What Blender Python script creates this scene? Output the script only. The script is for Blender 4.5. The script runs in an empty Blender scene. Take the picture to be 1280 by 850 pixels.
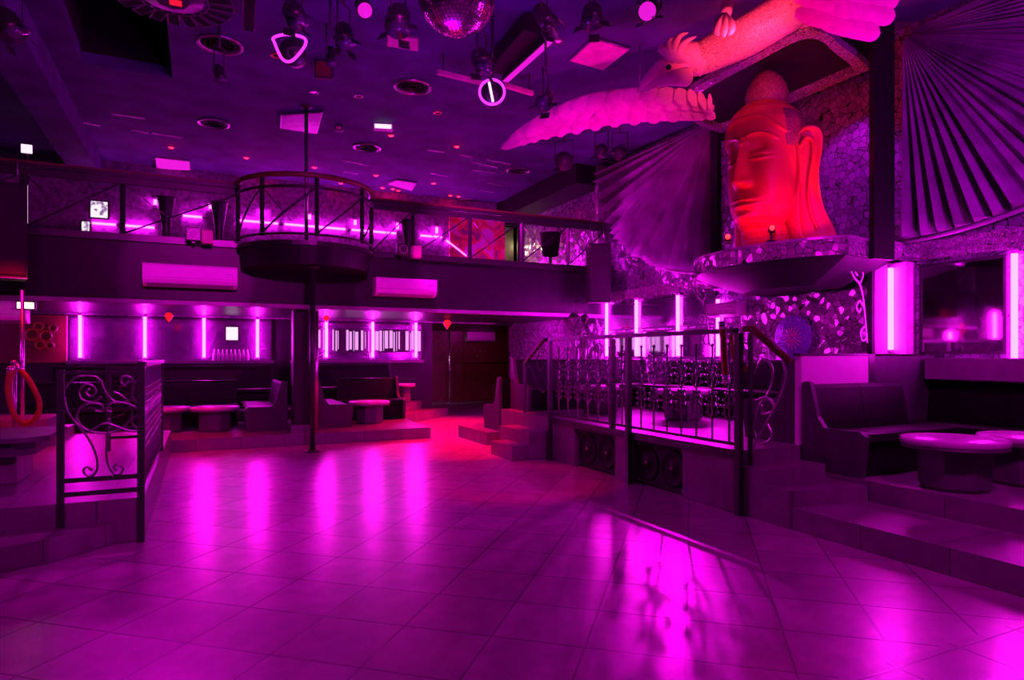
import bpy, math, random
from mathutils import Vector, Matrix
random.seed(7)
PI = math.pi
COL = bpy.context.scene.collection
sin, cos = math.sin, math.cos

# ------------------------------------------------------------------ surveying helpers
AZ = math.radians(25.65); FOC = 812.0; HZ = 445.0; EYE = 1.4
SA, CA = sin(AZ), cos(AZ)
def P(px, py, d):
    u = (px - 640) / FOC
    return Vector((d * (SA + u * CA), d * (CA - u * SA), EYE + (HZ - py) / FOC * d))
def onZ(px, py, z): return P(px, py, FOC * (EYE - z) / (py - HZ))
def onX(px, py, X): return P(px, py, X / (SA + (px - 640) / FOC * CA))
def onY(px, py, Y): return P(px, py, Y / (CA - (px - 640) / FOC * SA))

# ------------------------------------------------------------------ materials
def nt(name):
    m = bpy.data.materials.new(name); m.use_nodes = True
    t = m.node_tree; b = t.nodes['Principled BSDF']
    return m, t, b
def N(t, kind, **kw):
    n = t.nodes.new(kind)
    for k, v in kw.items():
        if k in n.inputs: n.inputs[k].default_value = v
        else: setattr(n, k, v)
    return n
def mat(name, col, rough=.5, metal=0., noise=.15, scale=8., bump=.0, bscale=60., spec=.5, coat=0.):
    m, t, b = nt(name); L = t.links.new
    b.inputs['Roughness'].default_value = rough; b.inputs['Metallic'].default_value = metal
    b.inputs['Specular IOR Level'].default_value = spec; b.inputs['Coat Weight'].default_value = coat
    g = N(t, 'ShaderNodeNewGeometry'); n = N(t, 'ShaderNodeTexNoise', Scale=scale, Detail=4.)
    L(g.outputs['Position'], n.inputs['Vector'])
    r = N(t, 'ShaderNodeValToRGB'); e = r.color_ramp.elements
    e[0].position = .3; e[1].position = .7
    e[0].color = (*[c * (1 - noise) for c in col], 1); e[1].color = (*[min(1, c * (1 + noise)) for c in col], 1)
    L(n.outputs['Fac'], r.inputs['Fac']); L(r.outputs['Color'], b.inputs['Base Color'])
    if bump:
        n2 = N(t, 'ShaderNodeTexNoise', Scale=bscale, Detail=3.); L(g.outputs['Position'], n2.inputs['Vector'])
        bp = N(t, 'ShaderNodeBump', Strength=bump, Distance=.01); L(n2.outputs['Fac'], bp.inputs['Height'])
        L(bp.outputs['Normal'], b.inputs['Normal'])
    return m
def glow(name, col, s):
    m, t, b = nt(name); b.inputs['Base Color'].default_value = (.02, .02, .02, 1)
    b.inputs['Emission Color'].default_value = (*col, 1); b.inputs['Emission Strength'].default_value = s
    return m
def tiles(name, col, w, h, ang=0, rough=.3, off=0., grout=.35, swap=None, second=None, loc=(0, 0), spec=.5, coat=0., gr=.006):
    m, t, b = nt(name); L = t.links.new
    g = N(t, 'ShaderNodeNewGeometry'); vec = g.outputs['Position']
    if swap:                                     # vertical faces: use (x+y, z)
        s = N(t, 'ShaderNodeSeparateXYZ'); L(vec, s.inputs[0])
        sn = N(t, 'ShaderNodeSeparateXYZ'); L(g.outputs['Normal'], sn.inputs[0])
        ab = N(t, 'ShaderNodeMath', operation='ABSOLUTE'); L(sn.outputs['Z'], ab.inputs[0])
        gt = N(t, 'ShaderNodeMath', operation='GREATER_THAN'); L(ab.outputs[0], gt.inputs[0]); gt.inputs[1].default_value = .5
        ad = N(t, 'ShaderNodeMath', operation='ADD'); L(s.outputs['X'], ad.inputs[0]); L(s.outputs['Y'], ad.inputs[1])
        c1 = N(t, 'ShaderNodeCombineXYZ'); L(ad.outputs[0], c1.inputs['X']); L(s.outputs['Z'], c1.inputs['Y'])
        mx = N(t, 'ShaderNodeMix', data_type='VECTOR'); L(gt.outputs[0], mx.inputs['Factor'])
        L(c1.outputs[0], mx.inputs[4]); L(vec, mx.inputs[5]); vec = mx.outputs[1]
    b.inputs['Specular IOR Level'].default_value = spec
    b.inputs['Coat Weight'].default_value = coat; b.inputs['Coat Roughness'].default_value = .26
    def brick(vin, rot):
        mp = N(t, 'ShaderNodeMapping'); mp.inputs['Rotation'].default_value = (0, 0, rot)
        if rot: mp.inputs['Location'].default_value = (loc[0], loc[1], 0)
        if 1: L(vin, mp.inputs['Vector'])
        br = N(t, 'ShaderNodeTexBrick', Scale=1.)
        br.offset = off; br.squash = 1
        br.inputs['Brick Width'].default_value = w; br.inputs['Row Height'].default_value = h
        br.inputs['Mortar Size'].default_value = gr; br.inputs['Mortar Smooth'].default_value = .2
        br.inputs['Color1'].default_value = (*col, 1); br.inputs['Color2'].default_value = (*[c * .78 for c in col], 1)
        br.inputs['Mortar'].default_value = (*[c * grout for c in col], 1)
        L(mp.outputs[0], br.inputs['Vector'])
        return br
    br = brick(vec, ang); co, fa = br.outputs['Color'], br.outputs['Fac']
    if second:
        b2 = brick(vec, 0)
        s = N(t, 'ShaderNodeSeparateXYZ'); L(g.outputs['Position'], s.inputs[0])
        lt = N(t, 'ShaderNodeMath', operation='LESS_THAN'); L(s.outputs['Y'], lt.inputs[0]); lt.inputs[1].default_value = second
        mc = N(t, 'ShaderNodeMix', data_type='RGBA'); L(lt.outputs[0], mc.inputs['Factor']); L(co, mc.inputs[6]); L(b2.outputs['Color'], mc.inputs[7])
        mf = N(t, 'ShaderNodeMix', data_type='FLOAT'); L(lt.outputs[0], mf.inputs['Factor']); L(fa, mf.inputs[2]); L(b2.outputs['Fac'], mf.inputs[3])
        co, fa = mc.outputs[2], mf.outputs[0]
    n = N(t, 'ShaderNodeTexNoise', Scale=5., Detail=8., Roughness=.7); L(g.outputs['Position'], n.inputs['Vector'])
    rp = N(t, 'ShaderNodeMapRange'); L(n.outputs['Fac'], rp.inputs[0])
    rp.inputs[1].default_value = .3; rp.inputs[2].default_value = .7; rp.inputs[3].default_value = .65; rp.inputs[4].default_value = 1.15
    mu = N(t, 'ShaderNodeVectorMath', operation='SCALE'); L(co, mu.inputs[0]); L(rp.outputs[0], mu.inputs['Scale'])
    L(mu.outputs[0], b.inputs['Base Color'])
    rr = N(t, 'ShaderNodeMapRange'); L(n.outputs['Fac'], rr.inputs[0])
    rr.inputs[3].default_value = rough * .9; rr.inputs[4].default_value = rough * 1.12; L(rr.outputs[0], b.inputs['Roughness'])
    iv = N(t, 'ShaderNodeMath', operation='SUBTRACT'); iv.inputs[0].default_value = 1; L(fa, iv.inputs[1])
    bp = N(t, 'ShaderNodeBump', Strength=.9, Distance=.006); L(iv.outputs[0], bp.inputs['Height']); L(bp.outputs['Normal'], b.inputs['Normal'])
    return m
def mosaic(name, col, scale, rough=.15, tilt=.35, dark=.02, metal=.85, edge=.06):
    m, t, b = nt(name); L = t.links.new
    g = N(t, 'ShaderNodeNewGeometry')
    v = N(t, 'ShaderNodeTexVoronoi', Scale=scale); L(g.outputs['Position'], v.inputs['Vector'])
    e = N(t, 'ShaderNodeTexVoronoi', Scale=scale); e.feature = 'DISTANCE_TO_EDGE'; L(g.outputs['Position'], e.inputs['Vector'])
    sb = N(t, 'ShaderNodeVectorMath', operation='SUBTRACT'); L(v.outputs['Color'], sb.inputs[0]); sb.inputs[1].default_value = (.5, .5, .5)
    sc = N(t, 'ShaderNodeVectorMath', operation='SCALE'); L(sb.outputs[0], sc.inputs[0]); sc.inputs['Scale'].default_value = tilt
    ad = N(t, 'ShaderNodeVectorMath', operation='ADD'); L(sc.outputs[0], ad.inputs[0]); L(g.outputs['Normal'], ad.inputs[1])
    no = N(t, 'ShaderNodeVectorMath', operation='NORMALIZE'); L(ad.outputs[0], no.inputs[0]); L(no.outputs[0], b.inputs['Normal'])
    gt = N(t, 'ShaderNodeMath', operation='GREATER_THAN'); L(e.outputs['Distance'], gt.inputs[0]); gt.inputs[1].default_value = edge
    hs = N(t, 'ShaderNodeSeparateColor'); L(v.outputs['Color'], hs.inputs[0])
    mr = N(t, 'ShaderNodeMapRange'); L(hs.outputs[0], mr.inputs[0]); mr.inputs[3].default_value = .6; mr.inputs[4].default_value = 1.
    cc = N(t, 'ShaderNodeVectorMath', operation='SCALE'); cc.inputs[0].default_value = col; L(mr.outputs[0], cc.inputs['Scale'])
    mx = N(t, 'ShaderNodeMix', data_type='RGBA'); L(gt.outputs[0], mx.inputs['Factor']); mx.inputs[6].default_value = (dark, dark, dark, 1)
    L(cc.outputs[0], mx.inputs[7]); L(mx.outputs[2], b.inputs['Base Color'])
    b.inputs['Metallic'].default_value = metal; b.inputs['Roughness'].default_value = rough
    return m

M = {}
TA = math.radians(41.1); _a = onZ(859, 750, 0); _b = onZ(320, 760, 0)
M['floor'] = tiles('floor_tile', (.52, .48, .50), .47, .47, ang=TA, rough=.40, second=1.93, spec=.9, grout=.25, coat=.9, gr=.0065,
    loc=(-(_a.x * cos(TA) - _a.y * sin(TA)), -(_b.x * sin(TA) + _b.y * cos(TA))))
M['step'] = tiles('step_tile', (.24, .22, .24), .62, 1.3, rough=.36, spec=.6, swap=True, off=.0)
M['ceil'] = mat('ceiling_paint', (.055, .05, .15), .8, noise=.4, scale=2.2, bump=.3)
M['blackpaint'] = mat('black_paint', (.014, .012, .016), .6, bump=.2, spec=.2)
M['void'] = mat('dark_void', (.004, .004, .004), .9)
M['darkwall'] = mat('dark_wall', (.03, .025, .035), .45, bump=.2, spec=.3)
M['fascia'] = mat('fascia_paint', (.020, .015, .024), .34, bump=.1, noise=.2, spec=.22)
M['trim'] = mat('lilac_trim', (.35, .3, .38), .25)
M['redrail'] = mat('red_rail', (.16, .015, .03), .35)
M['motif'] = glow('motif_red_light', (1, .01, .01), .10)  # low emission stands in for red light on the leather tufts
M['rain'] = mat('streaked_wall', (.22, .17, .25), .4, noise=.6, scale=14.)
M['walllight'] = mat('pale_wall', (.5, .46, .5), .4)
M['iron'] = mat('black_iron', (.06, .055, .065), .32, metal=.6)
M['lensglass'] = mat('dark_lens', (.07, .05, .10), .12, noise=.05)
M['iron2'] = mat('polished_iron', (.32, .29, .34), .18, metal=.9)
M['steel'] = mat('brushed_steel', (.45, .43, .46), .28, metal=1.)
M['chrome'] = mat('chrome', (.9, .9, .9), .25, metal=1.)
M['vinyl'] = mat('black_vinyl', (.009, .008, .010), .45, bump=.25, bscale=35., spec=.14)
M['vinyl2'] = mat('grey_vinyl', (.06, .055, .07), .42, bump=.2, bscale=45., spec=.35)
M['white'] = mat('white_plastic', (.88, .86, .88), .4, noise=.04)
M['tabletop'] = mat('table_laminate', (.62, .6, .63), .3, noise=.08)
M['tablebase'] = mat('table_base', (.10, .09, .11), .45, bump=.15)
M['mirror'] = mat('tinted_mirror', (.85, .78, .88), .04, metal=1., noise=.02)
M['mirrorwall'] = mat('purple_glass', (.34, .24, .40), .10, metal=.85, noise=.2)
M['mosaic'] = mosaic('mirror_mosaic', (.75, .62, .8), 14., tilt=.35, metal=.5, edge=.035)
M['mosaicfine'] = mosaic('fine_mosaic', (.85, .75, .9), 30., tilt=.45, rough=.25, metal=.5, edge=.04)
M['mosaicwall'] = mosaic('wall_mosaic', (.5, .32, .62), 12., tilt=.22, rough=.2, metal=.5, edge=.03)
M['satin'] = mat('purple_satin', (.26, .13, .30), .28, bump=.3, bscale=90., noise=.35, scale=3.)
M['ball'] = mat('ball_mirror', (.9, .85, .9), .2, metal=1., noise=.02)
M['ballcore'] = mat('ball_core', (.05, .05, .06), .5)
M['feather'] = mat('feather_paint', (.80, .50, .62), .5, bump=.4, bscale=60., noise=.15)
M['scales'] = mosaic('scaled_plaster', (.9, .6, .55), 44., tilt=.15, rough=.5, metal=0., dark=.18, edge=.05)
M['stone'] = mat('lacquered_stone', (.62, .08, .085), .42, noise=.12, scale=3., bump=.1, bscale=30.)
M['stonehair'] = mosaic('curled_hair', (.45, .12, .16), 62., tilt=.5, rough=.45, metal=0., dark=.1, edge=.08)
M['speaker'] = mat('speaker_cloth', (.018, .016, .02), .75, bump=.4, bscale=300.)
M['cone'] = mat('speaker_cone', (.012, .01, .013), .6, spec=.2)
M['velvet'] = mat('red_velvet', (.42, .012, .02), .6, bump=.4, bscale=120.)
M['pinkpanel'] = mat('pink_panel', (.75, .35, .45), .5)
M['tuft'] = mat('tufted_leather', (.16, .02, .03), .35, bump=.2)
M['blue'] = mosaic('glitter_blue', (.4, .3, 1.), 60., tilt=.7, rough=.35, metal=.25)
M['brass'] = mat('brass', (.7, .45, .15), .3, metal=1.)
M['beige'] = mat('beige_plaster', (.75, .6, .3), .7)
TUBE = glow('neon_tube', (1, .0055, .90), 110.)
TUBEU = glow('neon_tube_upper', (1, .008, .90), 70.)
RING = glow('ring_glow', (.9, .03, 1), 1.7)
REDL = glow('red_lamp', (1, .003, .005), 30.)
REDS = glow('red_soft', (1, .008, .02), 1.1)
WARM = glow('warm_lamp', (1, .85, .6), 4.)
WHITE = glow('white_lamp', (1, .6, .95), 1.5)
PINKL = glow('pink_lamp', (.9, .01, .75), .9)
SCREEN = glow('reflection_glow', (.95, .35, 1), .95)
DOT = glow('tiny_red_dot', (1, .1, .05), 2.)

# ------------------------------------------------------------------ mesh builder
class MB:
    def __init__(s): s.v = []; s.f = []; s.sm = []
    def add(s, vs, fs, smooth=False):
        o = len(s.v); s.v += [Vector(v) for v in vs]
        for f in fs: s.f.append([i + o for i in f]); s.sm.append(smooth)
        return s
    def box(s, x0, y0, z0, x1, y1, z1, bev=0.):
        if bev <= 0:
            v = [(x, y, z) for z in (z0, z1) for y in (y0, y1) for x in (x0, x1)]
            return s.add(v, [(0, 2, 3, 1), (4, 5, 7, 6), (0, 1, 5, 4), (2, 6, 7, 3), (0, 4, 6, 2), (1, 3, 7, 5)])
        b = bev; zs = [(z0, b), (z0 + b, 0), (z1 - b, 0), (z1, b)]; rows = []
        for z, k in zs:
            rows.append([(x0 + b, y0 + k, z), (x1 - b, y0 + k, z), (x1 - k, y0 + b, z), (x1 - k, y1 - b, z),
                         (x1 - b, y1 - k, z), (x0 + b, y1 - k, z), (x0 + k, y1 - b, z), (x0 + k, y0 + b, z)])
        return s.rings(rows, cap=True)
    def rings(s, rows, cap=True, smooth=False, closed=False):
        n = len(rows[0]); vs = [p for r in rows for p in r]; fs = []
        m = len(rows)
        for i in range(m if closed else m - 1):
            a = i * n; b = ((i + 1) % m) * n
            for j in range(n):
                k = (j + 1) % n; fs.append((a + j, a + k, b + k, b + j))
        if cap and not closed:
            fs.append(tuple(range(n))[::-1]); fs.append(tuple(range((m - 1) * n, m * n)))
        return s.add(vs, fs, smooth)
    def prism(s, pts, z0, z1):            # polygon in XY
        return s.rings([[(x, y, z0) for x, y in pts], [(x, y, z1) for x, y in pts]])
    def extr(s, pts, vec):                # polygon of 3-D points, extruded
        vec = Vector(vec); return s.rings([[Vector(p) for p in pts], [Vector(p) + vec for p in pts]])
    def tube(s, path, r, n=8, closed=False, cap=True):
        path = [Vector(p) for p in path]; m = len(path); rows = []
        rr = r if isinstance(r, (list, tuple)) else [r] * m
        up = None
        for i, p in enumerate(path):
            if closed: t = path[(i + 1) % m] - path[i - 1]
            else: t = path[min(i + 1, m - 1)] - path[max(i - 1, 0)]
            if t.length < 1e-9: t = Vector((0, 0, 1))
            t.normalize()
            if up is None:
                up = Vector((0, 0, 1)) if abs(t.z) < .9 else Vector((1, 0, 0))
            a = t.cross(up)
            if a.length < 1e-6: a = t.orthogonal()
            a.normalize(); up = a.cross(t); up.normalize()
            rows.append([p + a * (cos(2 * PI * k / n) * rr[i]) + up * (sin(2 * PI * k / n) * rr[i]) for k in range(n)])
        return s.rings(rows, cap=cap, smooth=n > 5, closed=closed)
    def lathe(s, prof, c=(0, 0, 0), n=32, smooth=True):
        rows = [[(c[0] + r * cos(2 * PI * k / n), c[1] + r * sin(2 * PI * k / n), c[2] + z) for k in range(n)] for r, z in prof]
        return s.rings(rows, smooth=smooth)
    def ball(s, c, r, n=10, m=6, sc=(1, 1, 1)):
        return s.rings([[(c[0] + r * sc[0] * sin(PI * i / m) * cos(2 * PI * k / n), c[1] + r * sc[1] * sin(PI * i / m) * sin(2 * PI * k / n),
                          c[2] - r * sc[2] * cos(PI * i / m)) for k in range(n)] for i in [.12] + list(range(1, m)) + [m - .12]], smooth=True)
    def bar(s, a, b, w, h=None):
        return s.tube([a, b], w / 1.414, n=4) if h is None else s.plank(a, b, w, h)
    def plank(s, a, b, w, h):
        a, b = Vector(a), Vector(b); t = (b - a).normalized(); sd = t.cross(Vector((0, 0, 1)))
        if sd.length < 1e-5: sd = Vector((1, 0, 0))
        sd.normalize(); u = sd.cross(t)
        q = [sd * w / 2 + u * h / 2, -sd * w / 2 + u * h / 2, -sd * w / 2 - u * h / 2, sd * w / 2 - u * h / 2]
        return s.rings([[a + k for k in q], [b + k for k in q]])
    def grid(s, rows, smooth=True, thick=None):
        n = len(rows[0]); vs = [p for r in rows for p in r]
        fs = [(i * n + j, i * n + j + 1, (i + 1) * n + j + 1, (i + 1) * n + j) for i in range(len(rows) - 1) for j in range(n - 1)]
        return s.add(vs, fs, smooth)
    def xf(s, mtx):
        s.v = [mtx @ v for v in s.v]; return s
    def build(s, name, m, parent=None, world=True):
        me = bpy.data.meshes.new(name)
        off = Vector((0, 0, 0))
        if parent is not None and world:
            p = parent
            while p is not None: off = off + p.location; p = p.parent
        me.from_pydata([tuple(v - off) for v in s.v], [], s.f)
        me.polygons.foreach_set('use_smooth', s.sm)
        me.validate(); me.update()
        import bmesh
        b = bmesh.new(); b.from_mesh(me); bmesh.ops.recalc_face_normals(b, faces=b.faces); b.to_mesh(me); b.free()
        me.materials.append(m)
        o = bpy.data.objects.new(name, me); COL.objects.link(o)
        if parent is not None: o.parent = parent
        return o

def tag(o, label, cat, group=None, kind=None):
    o['label'] = label; o['category'] = cat
    if group: o['group'] = group
    if kind: o['kind'] = kind
    return o
def thing(name, label, cat, loc=(0, 0, 0), rotz=0, group=None):
    o = bpy.data.objects.new(name, None); COL.objects.link(o); o.empty_display_size = .1
    o.location = loc; o.rotation_euler = (0, 0, rotz)
    return tag(o, label, cat, group)
def struct(o):
    o['kind'] = 'structure'; return o
def copy_tree(o, parent=None):
    c = o.copy(); COL.objects.link(c); c.parent = parent
    for ch in list(o.children): copy_tree(ch, c)
    return c
def dup(o, label, loc=None, rotz=None, group=None):
    c = copy_tree(o); c['label'] = label
    if loc is not None: c.location = loc
    if rotz is not None: c.rotation_euler.z = rotz
    if group: c['group'] = group
    return c
def smooth_path(pts, k=5, closed=False):
    pts = [Vector(p) for p in pts]; n = len(pts); out = []
    for i in range(n if closed else n - 1):
        if closed: p0, p1, p2, p3 = pts[i - 1], pts[i], pts[(i + 1) % n], pts[(i + 2) % n]
        else: p0, p1, p2, p3 = pts[max(i - 1, 0)], pts[i], pts[i + 1], pts[min(i + 2, n - 1)]
        for j in range(k):
            t = j / k
            out.append(.5 * ((2 * p1) + (p2 - p0) * t + (2 * p0 - 5 * p1 + 4 * p2 - p3) * t * t + (3 * p1 - p0 - 3 * p2 + p3) * t ** 3))
    if not closed: out.append(pts[-1])
    return out

# ------------------------------------------------------------------ the room
XW, XL, YF, YB, YN, ZC = 7.15, -5., -3.5, 14.4, 19., 5.1
struct(MB().box(XL, YF, -.2, 9.6, YN, 0).build('floor', M['floor']))
# ceiling with a deep black recess
rx0, rx1, ry0, ry1 = -1.34, -.33, 2.2, 9.75
c = MB()
c.box(XL, YF, ZC, rx0, YB, ZC + .15); c.box(rx1, YF, ZC, XW + .2, YB, ZC + .15)
c.box(rx0, YF, ZC, rx1, ry0, ZC + .15); c.box(rx0, ry1, ZC, rx1, YB, ZC + .15)
struct(c.build('ceiling', M['ceil']))
c = MB()
c.box(rx0 - .05, ry0 - .05, ZC + .15, rx0, ry1 + .05, ZC + .9); c.box(rx1, ry0 - .05, ZC + .15, rx1 + .05, ry1 + .05, ZC + .9)
c.box(rx0, ry0 - .05, ZC + .15, rx1, ry0, ZC + .9); c.box(rx0, ry1, ZC + .15, rx1, ry1 + .05, ZC + .9)
c.box(rx0 - .05, ry0 - .05, ZC + .9, rx1 + .05, ry1 + .05, ZC + .95)
struct(c.build('ceiling_recess', M['void']))
struct(MB().box(XL - .2, YF, 0, XL, YN, ZC + .15).build('wall_left', M['darkwall']))
struct(MB().box(XL, YF - .2, 0, XW + .2, YF, ZC + .15).build('wall_front', M['darkwall']))
struct(MB().box(XW, YF, 0, XW + .2, 15.1, ZC + .15).build('wall_right', M['mosaicwall']))
c = MB(); c.box(XL, YB, 0, 4.66, YB + .2, 2.17); struct(c.build('wall_back', M['darkwall'])); c = MB(); c.box(XL, YB, 2.17, 6.45, YB + .2, ZC + .15); c.box(7.05, YB, 2.17, XW, YB + .2, ZC + .15); c.box(6.45, YB, 4.6, 7.05, YB + .2, ZC + .15)
struct(c.build('wall_back_upper', M['rain']))
c = MB(); c.box(3.5, YN, 0, 9.8, YN + .2, 2.6); struct(c.build('wall_nook', M['tuft']))
struct(MB().box(9.6, 15.1, 0, 9.8, YN, 2.6).build('wall_nook_side', M['darkwall']))
struct(MB().box(XW + .2, 14.9, 0, 9.6, 15.1, 2.6).build('wall_nook_return', M['darkwall']))
struct(MB().box(4.66, YB, 0, 4.86, YN, 2.17).build('wall_passage', M['darkwall']))
struct(MB().box(4.66, YB + .2, 2.17, 9.6, YN, 2.3).build('ceiling_nook', M['fascia']))
# mezzanine: slab, soffit and fascia as one mass
c = MB(); c.box(XL, 10.6, 2.20, XW, YB, 3.02)
struct(c.build('balcony_floor', M['fascia']))
struct(MB().box(XL, 10.56, 2.14, XW, 10.72, 2.20).build('trim_1', M['trim']))
struct(MB().box(XL, 10.55, 3.02, XW, 10.68, 3.08).build('trim_2', M['iron']))
# ceiling duct along the left, bulkhead over the balcony
struct(MB().box(-2.1, YF, 4.72, -1.66, YB, ZC).build('ceiling_duct', M['ceil']))
struct(MB().box(6.5, 10.7, 4.72, XW, YB, ZC).build('ceiling_beam', M['blackpaint']))
# nook tufting studs
c = MB()
for r in range(12):
    for k in range(22):
        x = 5.0 + k * .2 + (r % 2) * .1; z = .2 + r * .17
        c.ball((x, YN - .005, z), .02, 6, 4)
tag(c.build('tufting_buttons', M['steel']), 'rows of small buttons on the dark padded far wall', 'buttons', kind='stuff')

# platforms and steps (tiled)
def plat(name, polys, m='step'):
    c = MB()
    for pts, z0, z1 in polys: c.prism(pts, z0, z1)
    return struct(c.build(name, M[m]))
def R4(x0, y0, x1, y1): return [(x0, y0), (x1, y0), (x1, y1), (x0, y1)]
plat('platform_left', [(R4(XL, 5.65, -.38, 10.59), 0, .33)])
plat('step_left', [([(XL, 5.2), (-1.17, 5.2), (-.92, 5.3), (-.565, 5.645), (XL, 5.645)], 0, .165)])
plat('platform_back', [([(XL, 10.6), (3.55, 10.6), (3.66, 13.09), (XL, 13.09)], 0, .18)])
plat('platform_upper_back', [([(XL, 13.1), (3.6, 13.1), (4.6, 14.39), (XL, 14.39)], 0, .38)])
plat('step_back', [([(3.68, 12.9), (5.25, 14.39), (4.62, 14.39), (3.62, 13.1)], 0, .19)])
plat('tier_left', [(R4(XL, 9.3, -1.55, 10.59), .33, .47), (R4(XL, 9.75, -1.7, 10.59), .47, .62)])
# right-hand deck with two speaker bays in its face
XD = 4.3
c = MB()
c.box(XD + .45, 4.33, 0, XW, 9.35, .5); c.box(XD, 4.33, .5, XW, 9.35, .56)
for y0, y1 in ((4.33, 5.06), (5.9, 6.22), (7.12, 9.35)): c.box(XD, y0, 0, XD + .45, y1, .5)
struct(c.build('platform_deck', M['step']))
struct(MB().box(XD - .04, 4.335, .49, XD, 7.6, .57).build('trim_3', M['iron']))
plat('platform_rear_deck', [(R4(4.05, 9.36, XW, 10.59), 0, .2)])
plat('step_deck_side', [(R4(4.0, 7.8, XD - .01, 8.75), 0, .37), (R4(3.75, 7.8, 4.0, 8.5), 0, .19)])
plat('platform_front_low', [(R4(XD, YF, 5.05, 3.74), 0, .18)])
plat('platform_front_high', [(R4(5.06, YF, XW, 4.32), 0, .35)])
plat('step_deck_front', [([(XD, 3.75), (5.05, 3.62), (5.05, 4.32), (XD, 4.32)], 0, .31), (R4(XD, 4.03, 5.05, 4.32), .31, .435)])

# pillar below the balcony
p = thing('pillar', 'dark square pillar holding up the balcony between the two booths', 'pillar', (1.5, 10.95, .18)); p['kind'] = 'structure'
MB().box(1.34, 10.8, .18, 1.58, 11.1, 2.14, .02).build('shaft', M['darkwall'], p)
MB().tube([(1.66, 10.85, .18), (1.66, 10.85, 2.13)], .07, 16).build('pipe', M['steel'], p)
MB().box(1.3, 10.76, .18, 1.62, 11.14, .3).build('base', M['step'], p)

# ------------------------------------------------------------------ neon tubes
def neon(a, b, label, group, m=TUBE, r=.028, name='neon_tube'):
    a, b = Vector(a), Vector(b); t = (b - a).normalized()
    o = thing(name, label, 'neon light', a if a.z < b.z else b, 0, group)
    MB().tube([a + t * .03, b - t * .03], r, 12).build('glass_tube', m, o)
    MB().tube([a, a + t * .04], r * 1.25, 12).build('end_cap', M['white'], o)
    MB().tube([b - t * .04, b], r * 1.25, 12).build('end_cap', M['white'], o)
    return o
bx = [100, 181, 255, 322, 408, 466, 520]
desc = ['leftmost upright neon tube on the back wall beside the red padded panel', 'upright neon tube on the back wall just above the left iron gate',
        'upright neon tube on the back wall behind the left booth, under the wall air conditioner', 'upright neon tube on the back wall nearest the pillar on its left side',
        'upright neon tube on the back wall nearest the pillar on its right side', 'upright neon tube crossing the middle of the striped bar reflection',
        'rightmost upright neon tube on the back wall, at the end of the striped bar reflection']
for x, d in zip(bx, desc):
    q = onY(x, 450, YB - .12); neon((q.x, q.y, 1.33), (q.x, q.y, 2.19), d, 'upright neon tubes along the back wall')
for y, z0, z1, d in ((10.55, 1.36, 2.47, 'upright neon tube on the right wall directly below the hanging speaker'),
                (9.6, 1.36, 2.45, 'second upright neon tube from the hanging speaker on the right wall'),
                (8.47, 1.36, 2.44, 'third upright neon tube from the hanging speaker, behind the flowered railing'),
                (7.55, 1.36, 2.3, 'upright neon tube beside the mosaic wall under the head statue'),
                (4.70, 1.43, 2.42, 'upright neon tube right of the shrine pillar above the corner bench'),
                (3.56, 1.28, 2.43, 'upright neon tube at the right edge above the corner bench')):
    xt = 6.94 if y == 4.70 else XW - .05; neon((xt, y, z0), (xt, y, z1), d, 'upright neon tubes along the right wall')
struct(MB().box(6.99, 4.56, 1.421, XW - .002, 4.925, 2.44).build('trim_12', M['walllight']))
for y, lab in ((10.1, 'upright neon tube on the far left wall, reflected in the mirror'), (11.25, 'second upright neon tube on the left wall seen in the right mirror')):
    neon((XL + .05, y, 1.8), (XL + .05, y, 2.12 if y > 10.6 else 2.6), lab, 'upright neon tubes on the left wall')
# upper floor run
def upx(x, y): 
    q = onY(x, y, YB - .035); return q
zz = 4.17
for x0, x1, d in ((112, 148, 'level neon tube upstairs right of the small lit picture'), (152, 196, 'level neon tube upstairs behind the first balcony bay'),
               (226, 255, 'short level neon tube upstairs between two vases'), (293, 350, 'level neon tube upstairs seen through the left half of the round pod'),
               (353, 434, 'level neon tube upstairs seen through the middle of the round pod'), (437, 497, 'level neon tube upstairs right of the round pod'),
               (523, 554, 'level neon tube upstairs just before the slanting one')):
    a, b = upx(x0, 280), upx(x1, 280)
    zz = 3.89 if x0 < 200 else 4.17
    neon((a.x, a.y, zz), (b.x, b.y, zz), d, 'level neon tubes upstairs', TUBEU, .022)
a, b = upx(556, 299), upx(584, 321); neon(a, b, 'slanting neon tube upstairs dropping to the lower level tube', 'level neon tubes upstairs', TUBEU, .022)
a, b = upx(556, 323), upx(631, 326); neon((a.x, a.y, 3.62), (b.x, b.y, 3.62), 'lowest level neon tube upstairs in front of the red mural', 'level neon tubes upstairs', TUBEU, .022)
for x, y0, y1, d in ((194, 247, 259, 'short upright neon stub upstairs left of the vase pair'), (263, 253, 264, 'short upright neon stub upstairs above the dotted box lamp'),
                  (328, 260, 272, 'short upright neon stub upstairs in the left of the pod'), (387, 266, 277, 'short upright neon stub upstairs in the middle of the pod'),
                  (444, 273, 284, 'short upright neon stub upstairs in the right of the pod'), (497, 277, 289, 'short upright neon stub upstairs just right of the pod'),
                  (546, 282, 294, 'short upright neon stub upstairs near the slanting tube')):
    a, b = upx(x, y0), upx(x, y1); neon((a.x, a.y - .0, b.z), (a.x, a.y - .0, a.z), d, 'short upright neon stubs upstairs', TUBEU, .03, 'neon_stub')

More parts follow.
